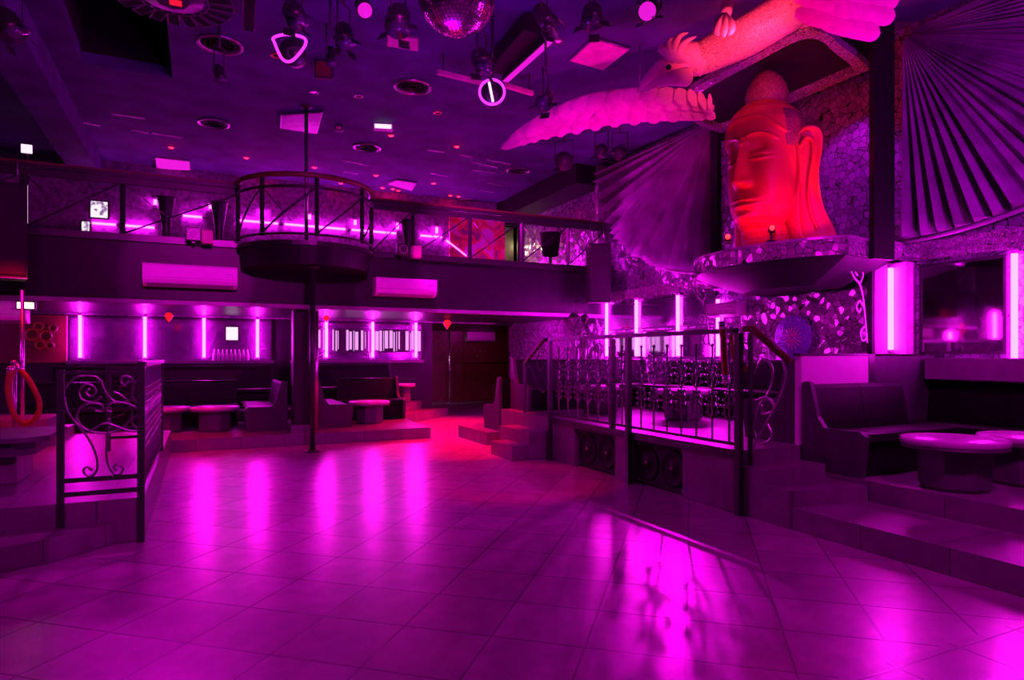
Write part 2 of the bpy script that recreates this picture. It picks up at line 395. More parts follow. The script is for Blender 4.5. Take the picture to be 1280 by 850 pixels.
# mirrors on the back wall
def mirror(x0, x1, z0, z1, d, y=YB):
    o = thing('wall_mirror', d, 'mirror', ((x0 + x1) / 2, y, z0), 0, 'tinted mirrors on the back wall')
    MB().box(x0 + .03, y - .02, z0 + .03, x1 - .03, y - .001, z1 - .03).build('glass', M['mirrorwall'], o)
    f = MB(); f.box(x0, y - .03, z0, x1, y - .001, z0 + .03); f.box(x0, y - .03, z1 - .03, x1, y - .001, z1)
    f.box(x0, y - .03, z0 + .03, x0 + .03, y - .001, z1 - .03); f.box(x1 - .03, y - .03, z0 + .03, x1, y - .001, z1 - .03)
    f.build('frame', M['iron'], o)
mirror(-2.2, 1.35, 1.27, 2.14, 'long tinted mirror behind the left booth on the back wall')
mirror(1.75, 4.6, 1.27, 2.14, 'long tinted mirror behind the right booth on the back wall')
# mirrors on the right wall
def rmirror(y0, y1, z0, z1, d, m='mirror'):
    o = thing('wall_mirror', d, 'mirror', (XW, (y0 + y1) / 2, z0), 0, 'mirrors on the right wall')
    MB().box(XW - .02, y0 + .03, z0 + .03, XW - .001, y1 - .03, z1 - .03).build('glass', M[m], o)
    f = MB(); f.box(XW - .03, y0, z0, XW - .001, y1, z0 + .03); f.box(XW - .03, y0, z1 - .03, XW - .001, y1, z1)
    f.box(XW - .03, y0, z0 + .03, XW - .001, y0 + .03, z1 - .03); f.box(XW - .03, y1 - .03, z0 + .03, XW - .001, y1, z1 - .03)
    f.build('frame', M['iron'], o)
rmirror(3.64, 4.5, 1.42, 2.4, 'large mirror above the corner bench between two neon tubes')
rmirror(1.2, 3.46, 1.42, 2.4, 'mirror at the right edge beyond the last neon tube')
rmirror(7.62, 10.5, 1.36, 1.85, 'long low mirror behind the neon tubes left of the shrine')
rmirror(7.62, 10.5, 1.88, 2.4, 'upper purple glass strip behind the neon tubes left of the shrine', 'mirrorwall')

# bar reflection in the mirror, put in as a panel of glowing strips
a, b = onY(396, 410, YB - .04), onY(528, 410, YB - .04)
o = thing('bar_reflection', 'glowing white upright strips standing in for a bar reflected behind the right booth', 'reflection', (a.x, YB - .04, 1.5))
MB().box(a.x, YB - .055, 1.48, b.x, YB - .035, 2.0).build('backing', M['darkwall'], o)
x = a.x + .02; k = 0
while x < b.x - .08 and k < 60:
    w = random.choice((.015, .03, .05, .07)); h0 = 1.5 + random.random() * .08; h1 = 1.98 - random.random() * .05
    if random.random() < .8: MB().box(x, YB - .066, h0, min(x + w, b.x), YB - .056, h1).build('reflected_strip', SCREEN, o)
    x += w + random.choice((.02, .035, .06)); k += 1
# lit wall screens upstairs and down
def screen(px, py, w, h, Y, label, m, name='lit_picture', tilt=0):
    q = onY(px, py, Y); o = thing(name, label, 'picture', q)
    MB().box(q.x - w / 2 - .03, Y, q.z - h / 2 - .03, q.x + w / 2 + .03, Y + .03, q.z + h / 2 + .03).build('frame', M['iron'], o)
    MB().box(q.x - w / 2, Y - .012, q.z - h / 2, q.x + w / 2, Y - .002, q.z + h / 2).build('picture_face', m, o)
    return o
def picture_mat():
    m, t, b = nt('backlit_picture'); L = t.links.new
    g = N(t, 'ShaderNodeNewGeometry'); n = N(t, 'ShaderNodeTexNoise', Scale=14., Detail=2.); L(g.outputs['Position'], n.inputs['Vector'])
    r = N(t, 'ShaderNodeValToRGB'); e = r.color_ramp.elements
    e[0].position = .36; e[0].color = (.25, .1, .35, 1); e[1].position = .5; e[1].color = (1, .9, .95, 1)
    L(n.outputs['Fac'], r.inputs['Fac']); L(r.outputs['Color'], b.inputs['Emission Color']); b.inputs['Emission Strength'].default_value = 1.
    b.inputs['Base Color'].default_value = (.1, .1, .1, 1); return m
M['picture'] = picture_mat()
screen(124, 262, .27, .30, YB - .05, 'small bright backlit picture on the upstairs wall', M['picture'])
screen(107, 285, .12, .24, YB - .05, 'narrow pale lit panel upstairs below the bright picture', M['picture'])
screen(290, 417, .22, .26, YB - .06, 'small white screen on the back wall between two neon tubes', WHITE, 'small_screen')
# bottles row seen beside the screen
g = 'bottles on the ledge under the back wall'
for k in range(9):
    q = onY(268 + k * 5.2, 437 - k * .8, YB - .13)
    o = MB().lathe([(.03, 0), (.03, .12), (.012, .17), (.012, .22)], (q.x, q.y, 1.31), 10).build('bottle', M['white'])
    tag(o, 'small pale bottle on the ledge below the small white screen', 'bottle', g)
struct(MB().box(-2.2, YB - .2, 1.25, 1.38, YB - .031, 1.31).build('trim_4', M['trim']))
struct(MB().box(1.72, YB - .2, 1.25, 4.6, YB - .031, 1.31).build('trim_5', M['trim']))

# red mural upstairs and warm doorway
def mural_mat():
    m, t, b = nt('mural_paint'); L = t.links.new
    g = N(t, 'ShaderNodeNewGeometry'); n = N(t, 'ShaderNodeTexNoise', Scale=2.6, Detail=3., Distortion=1.2); L(g.outputs['Position'], n.inputs['Vector'])
    r = N(t, 'ShaderNodeValToRGB'); e = r.color_ramp.elements
    e[0].position = .35; e[0].color = (.25, .05, .3, 1); e[1].position = .62; e[1].color = (.85, .8, .85, 1)
    k = r.color_ramp.elements.new(.5); k.color = (.9, .05, .08, 1)
    L(n.outputs['Fac'], r.inputs['Fac']); L(r.outputs['Color'], b.inputs['Base Color']); return m
M['mural'] = mural_mat()
q0, q1 = onY(562, 300, YB - .04), onY(631, 300, YB - .04)
tag(MB().box(q0.x, YB - .05, 3.72, q1.x, YB - .001, 4.75).build('wall_mural', M['mural']), 'red and white mural on the upstairs wall above the lowest neon', 'mural')
o = thing('doorway', 'warm lit doorway upstairs at the right end of the balcony', 'doorway', (6.75, YB, 3.02)); o['kind'] = 'structure'
MB().box(6.4, YB + 1.0, 3.02, 7.1, YB + 1.05, 4.7).build('inner_wall', M['beige'], o)
c = MB(); c.box(6.40, YB - .04, 3.02, 6.45, YB + .9, 4.65); c.box(7.05, YB - .04, 3.02, 7.1, YB + .9, 4.65); c.box(6.40, YB - .04, 4.6, 7.1, YB + .9, 4.65)
c.build('door_frame', M['darkwall'], o)

# ------------------------------------------------------------------ balcony railing with a round pod
PC = Vector((1.5, 10.6, 0)); PR = .98
def rail_bay(x0, x1, name_label):
    y = 10.6
    o = thing('balcony_railing', name_label, 'railing', (x0, y, 3.08), 0, 'truss railing bays along the balcony')
    MB().plank((x0, y, 3.985), (x1, y, 3.985), .07, .03).build('top_rail', M['redrail'], o)
    MB().plank((x0, y, 3.94), (x1, y, 3.94), .09, .055).build('rail_bed', M['iron'], o)
    MB().plank((x0, y, 3.86), (x1, y, 3.86), .05, .09).build('mid_rail', M['iron'], o)
    MB().plank((x0, y, 3.10), (x1, y, 3.10), .04, .04).build('bottom_rail', M['iron'], o)
    MB().bar((x0 + .03, y, 3.12), (x0 + .03, y, 3.82), .05).build('post', M['iron'], o)
    MB().tube([(x0 + .05, y, 3.13), (x1 - .02, y, 3.81)], .013, 6).build('brace', M['iron'], o)
    MB().tube([(x0 + .06, y + .02, 3.8), (x0 + .06 + (x1 - x0) * .45, y + .02, 3.3)], .007, 6).build('wire_brace', M['steel'], o)
    return o
for x0, x1, l in ((-4.9, -3.4, 'truss railing bay outside the left edge of the balcony'), (-3.4, -2.14, 'truss railing bay in front of the left hanging speaker'), (-2.14, -1.01, 'truss railing bay in front of the lit pictures'),
               (-1.01, .5, 'truss railing bay left of the round pod, with two vases behind'), (2.5, 3.21, 'short truss railing bay just right of the round pod'),
               (3.21, 4.24, 'truss railing bay behind the dotted box lamp right of the pod'), (4.24, 5.25, 'truss railing bay in front of the red mural'),
               (5.25, 6.23, 'truss railing bay in front of the planter and doorway'), (6.23, 7.1, 'last truss railing bay beside the hanging speaker')):
    rail_bay(x0, x1, l)
pod = thing('round_pod', 'round dancer pod with a cage railing bulging from the balcony', 'platform', (1.5, 10.1, 2.6))
th = [PI + PI * k / 28 for k in range(29)]
def arc(z, r, t0=0, t1=28): return [(PC.x + r * cos(th[k]), PC.y - .06 + r * sin(th[k]), z) for k in range(t0, t1 + 1)]
def halfdrum(r0, r1, z0, z1):
    c = MB()
    c.rings([[(x, y, z0) for x, y, _ in arc(0, r0)], [(x, y, z1) for x, y, _ in arc(0, r1)]], smooth=False)
    return c
halfdrum(.95, .98, 2.71, 2.975).build('drum', M['fascia'], pod)
halfdrum(1.01, 1.01, 2.976, 3.04).build('rim', M['iron'], pod)
MB().tube(arc(3.97, 1.0), .04, 8).build('top_rail', M['redrail'], pod)
MB().tube(arc(3.80, 1.0), .022, 8).build('mid_rail', M['iron'], pod)
MB().tube(arc(3.13, 1.0), .018, 8).build('bottom_rail', M['iron'], pod)
for k in (1, 7, 14, 21, 27):
    x, y, _ = arc(0, 1.0)[k]; MB().bar((x, y, 3.1), (x, y, 3.93), .045).build('post', M['iron'], pod)
for k0, k1, r in ((1, 7, 0), (7, 14, 0), (14, 21, 0), (21, 27, 0)):
    c = MB(); A = arc(0, 1.0); c.tube([(A[k][0], A[k][1], 3.15 + .65 * (k - k0) / (k1 - k0)) for k in range(k0, k1 + 1)], .016, 6).build('brace', M['iron'], pod)
    if k0 in (7, 21): MB().tube([(A[k][0], A[k][1], 3.8 - .5 * (k - k0) / 4) for k in range(k0, k0 + 5)], .008, 6).build('wire_brace', M['steel'], pod)
q = Vector((1.42, 10.0, 0))
o = thing('dance_pole', 'upper dance pole rising from the round pod to the ceiling', 'pole', (q.x, q.y, 3.045))
MB().tube([(q.x, q.y, 3.05), (q.x, q.y, 5.07)], .028, 14).build('shaft', M['steel'], o)
MB().lathe([(.09, 0), (.09, .02), (.04, .04)], (q.x, q.y, 3.045), 20).build('base_plate', M['iron'], o)
MB().lathe([(.04, 0), (.09, .02), (.09, .03)], (q.x, q.y, 5.07), 20).build('ceiling_plate', M['iron'], o)
o = thing('dance_pole', 'dark dance pole standing on the floor below the round pod', 'pole', (1.48, 9.8, 0))
MB().tube([(1.48, 9.8, .02), (1.48, 9.8, 2.705)], .040, 16).build('shaft', M['iron'], o)
MB().lathe([(.11, 0), (.11, .015), (.05, .04)], (1.48, 9.8, 0), 24).build('base_plate', M['iron'], o)
MB().lathe([(.05, 0), (.09, .02), (.09, .03)], (1.48, 9.8, 2.675), 20).build('ceiling_plate', M['iron'], o)
# chrome poles
for px, yb, top, lab in ((28, 515, 2.15, 'chrome pole at the left edge in front of the red padded panel'), (562, 497, 2.15, 'chrome pole in front of the dark padded far wall')):
    if px == 28: q = onY(px, 480, 9.15); zb = .33
    else: q = onY(px, 480, 18.3); zb = 0
    o = thing('chrome_pole', lab, 'pole', (q.x, q.y, zb))
    MB().tube([(q.x, q.y, zb + .01), (q.x, q.y, top)], .02, 12).build('shaft', M['chrome'], o)
    MB().lathe([(.1, 0), (.1, .012), (.03, .03)], (q.x, q.y, zb), 20).build('base_plate', M['chrome'], o)
    if px == 562:
        for z in (.95, 1.35): MB().lathe([(.022, 0), (.05, .02), (.05, .05), (.022, .07)], (q.x, q.y, z), 16).build('collar', M['chrome'], o)

# ------------------------------------------------------------------ air conditioners
def aircon(c, w, h, d, label, facing='Y'):
    c = Vector(c); o = thing('air_conditioner', label, 'air conditioner', c, 0 if facing == 'Y' else -PI / 2)
    prof = [(0, -h / 2), (-d * .55, -h / 2), (-d * .9, -h * .36), (-d, -h * .2), (-d, h * .4), (-d * .93, h / 2), (0, h / 2)]
    MB().extr([(-w / 2, y, z) for y, z in prof], (w, 0, 0)).build('casing', M['white'], o, world=False)
    MB().extr([(-w / 2 + .05, y, z) for y, z in ((-d * .58, -h * .485), (-d * .88, -h * .37), (-d * .91, -h * .39), (-d * .6, -h * .515))], (w - .1, 0, 0)).build('louvre', M['trim'], o, world=False)
    MB().box(-w / 2 + .02, -d - .004, -h * .12, w / 2 - .02, -d, -h * .11).build('panel_seam', M['iron'], o, world=False)
    c2 = MB()
    for k in range(5): c2.box(w / 2 - .16 + k * .02, -d - .004, h * .1 + (k % 2) * .006, w / 2 - .145 + k * .02, -d, h * .1 + .014)
    c2.build('badge', M['trim'], o, world=False)
    return o
q = onY(239, 343, 10.35); aircon((q.x, 10.59, q.z - .02), 1.22, .31, .24, 'large white wall air conditioner left of the pillar on the balcony front')
q = onY(509, 357.5, 10.35); aircon((q.x, 10.59, q.z - .02), 1.03, .29, .24, 'white wall air conditioner right of the pillar on the balcony front')
q = onY(-18, 390, 10.2); aircon((q.x - .1, 10.75, 1.98), .9, .29, .22, 'white air conditioner cut off by the left edge of the picture')
aircon((7.95, YN, 2.0), .95, .3, .22, 'small white air conditioner on the dark padded far wall')
aircon((7.055, 7.25, 2.08), .62, .2, .2, 'small white air conditioner under the left of the statue shelf', 'X')

# ------------------------------------------------------------------ benches
def bench(loc, rot, L, label, ends='LR', seams=None, group=None, H=.8, D=.65):
    """runs along local +X, back at y=0, front towards -y"""
    o = thing('banquette_bench', label, 'bench', loc, rot, group)
    t = .05
    x0 = t if 'L' in ends else 0; x1 = L - t if 'R' in ends else L
    prof = [(0, 0), (0, H), (-.05, H + .015), (-.09, H), (-.13, H * .82), (-.17, H * .62), (-.24, H * .50), (-.36, .40), (-D + .06, .40), (-D, .36), (-D + .04, 0)]
    n = max(1, round((x1 - x0) / .85)); w = (x1 - x0) / n
    MB().box(x0, -D + .09, .0, x1, -.02, .30).build('base', M['vinyl'], o, world=False)
    for k in range(n):
        a, b = x0 + k * w + .004, x0 + (k + 1) * w - .004
        sp = [(-.14, .30), (-D + .04, .30), (-D + .02, .32), (-D + .03, .375), (-D + .07, .39), (-.3, .385), (-.14, .37)]
        MB().extr([(a, y, z) for y, z in sp], (b - a, 0, 0)).build('seat_cushion', M['vinyl'], o, world=False)
        bp = [(-.02, .30), (-.135, .375), (-.13, .45), (-.105, .60), (-.075, H - .05), (-.055, H - .02), (-.02, H - .015)]
        MB().extr([(a, y, z) for y, z in bp], (b - a, 0, 0)).build('back_cushion', M['vinyl'], o, world=False)
    if 'L' in ends: MB().extr([(0, y, z) for y, z in prof], (t, 0, 0)).build('end_panel', M['vinyl2'], o, world=False)
    if 'R' in ends: MB().extr([(L - t, y, z) for y, z in prof], (t, 0, 0)).build('end_panel', M['vinyl2'], o, world=False)
    return o
bench((5.08, 4.31, .35), 0, 1.36, 'black bench with curved grey end panel, backed against the light purple partition', 'L')
bench((7.1, 4.31, .35), -PI / 2, 3.0, 'black corner bench running along the right wall to the picture edge', '')
bench((7.1, 4.42, .56), PI, 2.0, 'dark bench on the deck at the top of the right stairs, facing away', 'R')
bench((7.1, 8.6, .56), -PI / 2, 3.45, 'long black bench on the deck along the right wall behind the flowered railing', '')
bench((4.45, 9.33, .56), 0, 2.6, 'bench at the far end of the deck with a pale curved end panel', 'L')
bench((6.6, 9.42, .2), PI, 2.3, 'low bench back to back behind the far deck bench', 'R', H=.85)
g2 = 'benches around the back booths'
bench((-2.6, 12.9, .18), 0, 3.2, 'long back bench of the left booth behind the two round tables', '', group=g2)
bench((1.29, 12.9, .18), -PI / 2, 1.7, 'arm bench of the left booth with a curved end beside the pillar', 'R', group=g2)
bench((1.72, 11.2, .18), PI / 2, 1.7, 'arm bench of the right booth with its curved end just right of the pillar', 'L', group=g2)
bench((2.4, 12.9, .18), 0, 1.2, 'back bench of the right booth behind its single round table', 'R', group=g2)
bench((-2.4, 14.17, .38), 0, 3.7, 'raised rear bench below the mirror behind the left booth', '', group=g2, H=.86)
bench((1.7, 14.17, .38), 0, 2.1, 'raised rear bench below the striped bar reflection', 'R', group=g2, H=.86)
# partition behind the front right bench
struct(MB().box(5.1, 4.33, .56, 6.05, 4.405, 1.40).build('partition_low', M['white']))
struct(MB().box(6.14, 4.33, .56, XW, 4.405, 1.40).build('partition_high', M['vinyl2']))
struct(MB().box(6.052, 4.325, .56, 6.138, 4.41, 1.42).build('trim_6', M['iron']))
struct(MB().box(XW - .25, 0, 1.16, XW - .001, 4.3, 1.38).build('trim_7', M['trim']))
struct(MB().box(5.08, 4.325, 1.40, 6.04, 4.41, 1.425).build('trim_8', M['iron']))

# ------------------------------------------------------------------ tables
def table(loc, label, r=.37, h=.40, group=None, hexr=.25):
    o = thing('round_table', label, 'table', loc, .3, group)
    MB().lathe([(r - .012, h - .05), (r, h - .042), (r, h - .008), (r - .008, h)], n=48).build('tabletop', M['tabletop'], o, world=False)
    MB().lathe([(r * .985, h - .075), (r * .985, h - .051)], n=48).build('edge_band', M['tablebase'], o, world=False)
    MB().lathe([(hexr * .92, 0), (hexr * .92, .01), (hexr, .03), (hexr, h - .076)], n=8, smooth=False).build('pedestal', M['tablebase'], o, world=False)
    return o
gt = 'round pedestal tables'
q = P(1192, 552, 5.15); table((q.x, q.y, .35), 'round table with pale top standing on the front right platform', group=gt)
table((6.105, 2.98, .35), 'round table cut off by the right edge of the picture', r=.335, group=gt)
table((5.75, 6.75, .56), 'round table on the deck behind the flowered railing', group=gt)
table((5.35, 8.1, .56), 'round table at the far end of the deck before the pale end panel', group=gt)
table((.22, 11.62, .18), 'right one of the two round tables in the left booth', group=gt)
table((-.50, 11.80, .18), 'left one of the two round tables in the left booth', group=gt)
table((2.78, 11.8, .18), 'single round table in the right booth', group=gt)
table((4.02, 13.75, .38), 'small table on the raised rear platform at the end of the striped bar reflection', r=.22, h=.42, hexr=.12)
# low block table front left
o = thing('block_table', 'chunky low table with thick slab top on the left platform', 'table', (-1.8, 7, .33))
MB().extr([(-3.2, 6.55, .70), (-1.28, 6.40, .70), (-1.13, 6.55, .70), (-1.13, 7.35, .70), (-3.2, 7.5, .70)], (0, 0, .04)).build('tabletop', M['tablebase'], o)
MB().extr([(-3.2, 6.62, .58), (-1.38, 6.50, .58), (-1.24, 6.62, .58), (-1.24, 7.28, .58), (-3.2, 7.42, .58)], (0, 0, .119)).build('apron', M['tablebase'], o)
MB().box(-2.3, 6.68, .33, -1.38, 7.28, .579, .01).build('pedestal', M['step'], o)

# ------------------------------------------------------------------ left gate with scrolls
def scroll(pts, conv, r=.009): return MB().tube(smooth_path([conv(*p) for p in pts], 5), r, 6)
o = thing('iron_railing', 'front scrollwork iron gate panel on the left platform steps', 'railing', (-.64, 5.62, .1))
YG = 5.62
def cg(x, y): return onY(x / 3.036, 440 + y / 3.036, YG)
xl, xr = cg(230, 300).x, -.40
MB().plank((xl, YG, .17), (xl, YG, 1.30), .045, .045).build('post', M['iron'], o)
MB().plank((xr, YG, .0), (xr, YG, 1.36), .05, .05).build('post', M['iron'], o)
MB().plank((xl, YG, 1.28), (xr, YG, 1.28), .035, .02).build('top_rail', M['iron'], o)
MB().plank((xl, YG, .50), (xr, YG, .50), .03, .035).build('bottom_rail', M['iron'], o)
MB().plank((xl, YG, .40), (xr, YG, .40), .03, .035).build('bottom_rail', M['iron'], o)
S = [[(245, 170), (252, 215), (280, 260), (330, 320), (362, 380), (370, 440), (350, 470), (325, 465), (317, 448), (332, 436), (350, 450)],
     [(385, 170), (350, 190), (310, 178), (300, 148), (325, 122), (355, 130), (362, 155), (342, 168), (326, 152), (340, 140)],
     [(245, 140), (280, 100), (330, 90), (375, 100), (400, 150), (440, 190), (490, 180), (510, 140), (500, 100), (470, 90), (458, 110), (475, 125), (490, 108)],
     [(290, 260), (300, 215), (340, 195), (385, 200), (388, 225), (360, 222)],
     [(540, 260), (520, 215), (480, 195), (420, 195), (405, 220), (425, 228)],
     [(290, 250), (320, 290), (380, 308), (440, 300), (490, 260), (500, 215), (470, 170), (430, 150)],
     [(415, 250), (408, 330), (405, 400), (425, 455), (455, 462), (467, 442), (450, 427), (432, 437), (445, 450)],
     [(540, 90), (520, 110), (500, 150), (510, 180), (525, 195), (535, 180), (520, 172)],
     [(540, 230), (500, 260), (520, 290), (540, 300)],
     [(340, 300), (400, 270), (450, 285), (500, 300), (540, 298)]]
for s in S: scroll(s, cg).build('scroll', M['steel'], o)

# baluster with flower clusters (shared shape)
def flower_baluster(z0, z1):
    c = MB(); H = z1 - z0
    c.tube([(0, 0, z0), (0, 0, z1)], .010, 6)
    for zc in (.30, .62):
        z = z0 + H * zc + .05
        for sx in (-1, 1):
            c.tube(smooth_path([(0, 0, z - .13), (0, sx * .045, z - .09), (0, sx * .055, z - .02), (0, sx * .025, z + .03), (0, sx * .02, z - .01), (0, sx * .04, z - .01)], 3), .008, 5)
            c.tube(smooth_path([(0, 0, z + .12), (0, sx * .04, z + .09), (0, sx * .05, z + .04), (0, sx * .025, z + .03)], 3), .008, 5)
        for dy, dz in ((-.06, .05), (.06, .05), (-.06, -.06), (.06, -.06), (0, .0), (-.035, .1), (.035, .1), (-.07, 0), (.07, 0)):
            c.ball((0, dy * 1.15, z + dz * 1.15), .017, 6, 4)
    c.ball((0, 0, z1), .018, 8, 5)
    return c
# side railing along the platform edge
o = thing('iron_railing', 'ornate side railing seen almost edge-on along the left platform', 'railing', (-.40, 7.0, .33))
MB().plank((-.40, 5.66, 1.34), (-.40, 8.36, 1.34), .07, .035).build('top_rail', M['steel'], o)
MB().plank((-.40, 5.66, .42), (-.40, 8.36, .42), .03, .03).build('bottom_rail', M['iron'], o)
MB().plank((-.40, 8.34, .33), (-.40, 8.34, 1.32), .05, .05).build('post', M['iron'], o)
bl = None
for k in range(15):
    y = 5.80 + k * .17
    if bl is None:
        bl = flower_baluster(.435, 1.315).build('baluster', M['steel'], o); bl.location = Vector((-.40, y, 0)) - o.location
        # mesh offsets were taken against the parent; undo
        for v in bl.data.vertices: v.co += o.location
    else:
        b2 = bl.copy(); COL.objects.link(b2); b2.location = Vector((-.40, y, 0)) - o.location
# rear return panel
o = thing('iron_railing', 'rear iron gate panel behind the side railing of the left platform', 'railing', (-.66, 8.55, .33))
for x in (-.93, -.42): MB().plank((x, 8.55, .33), (x, 8.55, 1.28), .045, .045).build('post', M['iron'], o)
for z in (1.26, .58, .48): MB().plank((-.91, 8.55, z), (-.44, 8.55, z), .03, .03).build('rail', M['iron'], o)
for s in ([(-.9, 1.2), (-.75, 1.15), (-.7, 1.0), (-.8, .95), (-.82, 1.05), (-.76, 1.05)], [(-.45, 1.2), (-.6, 1.15), (-.64, 1.0), (-.55, .95), (-.52, 1.05), (-.58, 1.05)],
          [(-.9, .7), (-.78, .75), (-.67, .9), (-.55, .75), (-.45, .7)]):
    MB().tube(smooth_path([(x, 8.55, z) for x, z in s], 5), .008, 6).build('scroll', M['iron'], o)

# ------------------------------------------------------------------ right flowered railing
o = thing('iron_railing', 'long flowered iron railing along the edge of the right deck', 'railing', (XD - .02, 6.0, .57))
xr_ = XD - .02
MB().plank((xr_, 4.33, 1.625), (xr_, 7.72, 1.625), .07, .045).build('hand_rail', M['iron'], o)
MB().plank((xr_, 4.33, .62), (xr_, 7.66, .62), .025, .03).build('bottom_rail', M['iron'], o)
for y, z0, w in ((4.28, 0.0, .055), (5.87, 0.0, .055), (6.24, .57, .055), (7.64, .0, .05)):
    MB().plank((xr_ - (.015 if y < 4.3 else .045 if z0 == 0 else 0), y, z0), (xr_ - (.015 if y < 4.3 else .045 if z0 == 0 else 0), y, 1.60), w, w).build('post', M['iron'], o)
bl = None
for y in [7.48 - .235 * k for k in range(6)] + [6.05] + [5.70 - .215 * k for k in range(7)]:
    if bl is None:
        bl = flower_baluster(.635, 1.50).build('baluster', M['iron2'], o, world=False); bl.location = Vector((xr_, y, 0)) - o.location
    else:
        b2 = bl.copy(); COL.objects.link(b2); b2.location = Vector((xr_, y, 0)) - o.location
# stair handrail
o = thing('stair_handrail', 'slanting handrail with iron scrolls at the top of the right stairs', 'handrail', (xr_ + .1, 4.2, .44))
MB().tube([(xr_ + .08, 4.31, 1.64), (xr_ + .08, 4.22, 1.64), (xr_ + .08, 3.82, 1.36)], .032, 8).build('rail', M['redrail'], o)
MB().plank((xr_ + .08, 4.24, .44), (xr_ + .08, 4.24, 1.6), .03, .03).build('post', M['iron'], o)
def ch(a): return [(xr_ + .08, y, z) for y, z in a]
for s in ([(4.2, 1.25), (4.1, 1.38), (4.0, 1.3), (4.02, 1.12), (4.15, .95), (4.2, .75), (4.1, .65), (4.0, .72), (4.05, .82)],
          [(4.2, 1.0), (4.05, 1.05), (3.98, .95), (4.1, .9), (4.12, .98)], [(3.9, 1.4), (3.86, 1.2), (3.95, 1.0), (4.15, .7), (4.22, .55)]):
    MB().tube(smooth_path(ch(s), 5), .010, 6).build('scroll', M['steel'], o)
# far end sloping handrail
o = thing('stair_handrail', 'short sloping handrail with curl at the far end of the flowered railing', 'handrail', (xr_, 8.1, .4))
MB().tube([(xr_, 7.74, 1.62), (xr_, 7.9, 1.62), (xr_, 8.5, 1.28)], .028, 8).build('rail', M['iron'], o)
MB().plank((xr_, 8.48, .57), (xr_, 8.48, 1.27), .035, .035).build('post', M['iron'], o)
for s in ([(7.75, 1.4), (7.95, 1.5), (8.1, 1.35), (8.0, 1.2), (7.88, 1.3), (7.98, 1.35)], [(8.45, 1.2), (8.3, 1.25), (8.1, 1.0), (7.9, .9), (7.8, 1.0), (7.9, 1.08)]):
    MB().tube(smooth_path([(xr_, y, z) for y, z in s], 5), .009, 6).build('scroll', M['iron'], o)

# red velvet ropes
def rope(pts, label, r=.03):
    o = thing('velvet_rope', label, 'rope', pts[0])
    path = smooth_path(pts, 6)
    MB().tube(path, r, 10).build('cord', M['velvet'], o)
    for e, f in ((path[0], path[1]), (path[-1], path[-2])):
        t = (e - f).normalized(); MB().tube([e, e + t * .07], r * 1.1, 10).build('end_cap', M['chrome'], o)
rope([P(x, y, 7.0) for x, y in ((12, 466), (10, 490), (18, 519), (32, 530), (46, 520), (49, 503), (38, 478), (26, 463))], 'red velvet rope hanging in a loop at the left edge', .027)
o = thing('rope_post', 'slim metal post holding the looped red rope at the left edge', 'post', P(18, 560, 7.05)); q = P(18, 462, 7.05)
MB().tube([(q.x, q.y, .35), (q.x, q.y, 1.30)], .022, 10).build('shaft', M['steel'], o); MB().lathe([(.14, 0), (.14, .015), (.03, .04)], (q.x, q.y, .33), 20).build('base', M['steel'], o)
MB().ball((q.x, q.y, 1.32), .035).build('finial', M['steel'], o)
rope([P(903, 412, 5.55), P(905, 440, 5.52), P(907, 469, 5.5)], 'straight red velvet rope hanging on the deck side of the end post', .028)
rope([P(914, 418, 5.9), P(916, 440, 5.9), P(922, 458, 5.88), P(932, 462, 5.86), P(938, 455, 5.84)], 'red velvet rope curling behind the end post of the railing', .02)

# ------------------------------------------------------------------ speakers
def bay_speaker(y0, y1, label):
    z0, z1 = .0, .48; x = XD + .06
    o = thing('subwoofer', label, 'speaker', (x + .15, (y0 + y1) / 2, z0))
    MB().box(x, y0, z0 + .01, x + .36, y1, z1, .01).build('cabinet', M['speaker'], o)
    yc, zc = (y0 + y1) / 2 + .02, .25
    R = Matrix.Rotation(-PI / 2, 4, 'Y')
    def disc(prof, yy, n=36): 
        return MB().lathe(prof, (0, 0, 0), n).xf(Matrix.Translation((x - .001, yy, zc)) @ R)
    for s in (-1, 1) if (y1 - y0) > .7 else (0,):
        yy = (y0 + y1) / 2 + s * .21
        w = disc([(.19, 0), (.19, .012), (.165, .016), (.155, .004), (.06, .002), (.05, .014), (.001, .02)], yy).build('woofer', M['cone'], o)
        disc([(.02, .021), (.02, .028)], yy, 4).build('emblem', M['pinkpanel'], w)
    c = MB()
    for yy in (y0 + .02, y1 - .05):
        for zz_ in (z0 + .03, z1 - .05): c.box(x - .01, yy, zz_, x, yy + .03, zz_ + .03)
    c.build('corner_guard', M['steel'], o)
    return o
bay_speaker(5.08, 5.88, 'black double speaker in the nearer bay under the right deck')
bay_speaker(6.24, 7.10, 'black double speaker in the farther bay under the right deck')
def pa(cx, cy, z0, z1, w, d, label, rot=0):
    o = thing('hanging_speaker', label, 'speaker', (cx, cy, z0), rot)
    h = z1 - z0
    MB().extr([(-w / 2, -d / 2, 0), (w / 2, -d / 2, 0), (w / 2 * .8, d / 2, 0), (-w / 2 * .8, d / 2, 0)], (0, 0, h)).build('cabinet', M['speaker'], o, world=False)
    MB().box(-w / 2 + .02, -d / 2 - .02, .03, w / 2 - .02, -d / 2 - .001, h - .03, .008).build('grille', M['speaker'], o, world=False)
    for s in (-1, 1): MB().tube([(s * w * .3, 0, h), (s * w * .3, 0, min(h + .5, ZC - z0))], .008, 6).build('hanging_rod', M['steel'], o, world=False)
    MB().box(-w / 2, -d / 2 - .024, -.012, w / 2, -d / 2, 0).build('trim_edge', M['steel'], o, world=False)
    return o
q = P(751, 372, 11.4); pa(6.62, 10.15, 2.38, 3.45, .42, .40, 'tall black speaker hanging where the balcony meets the right wall', -.35)
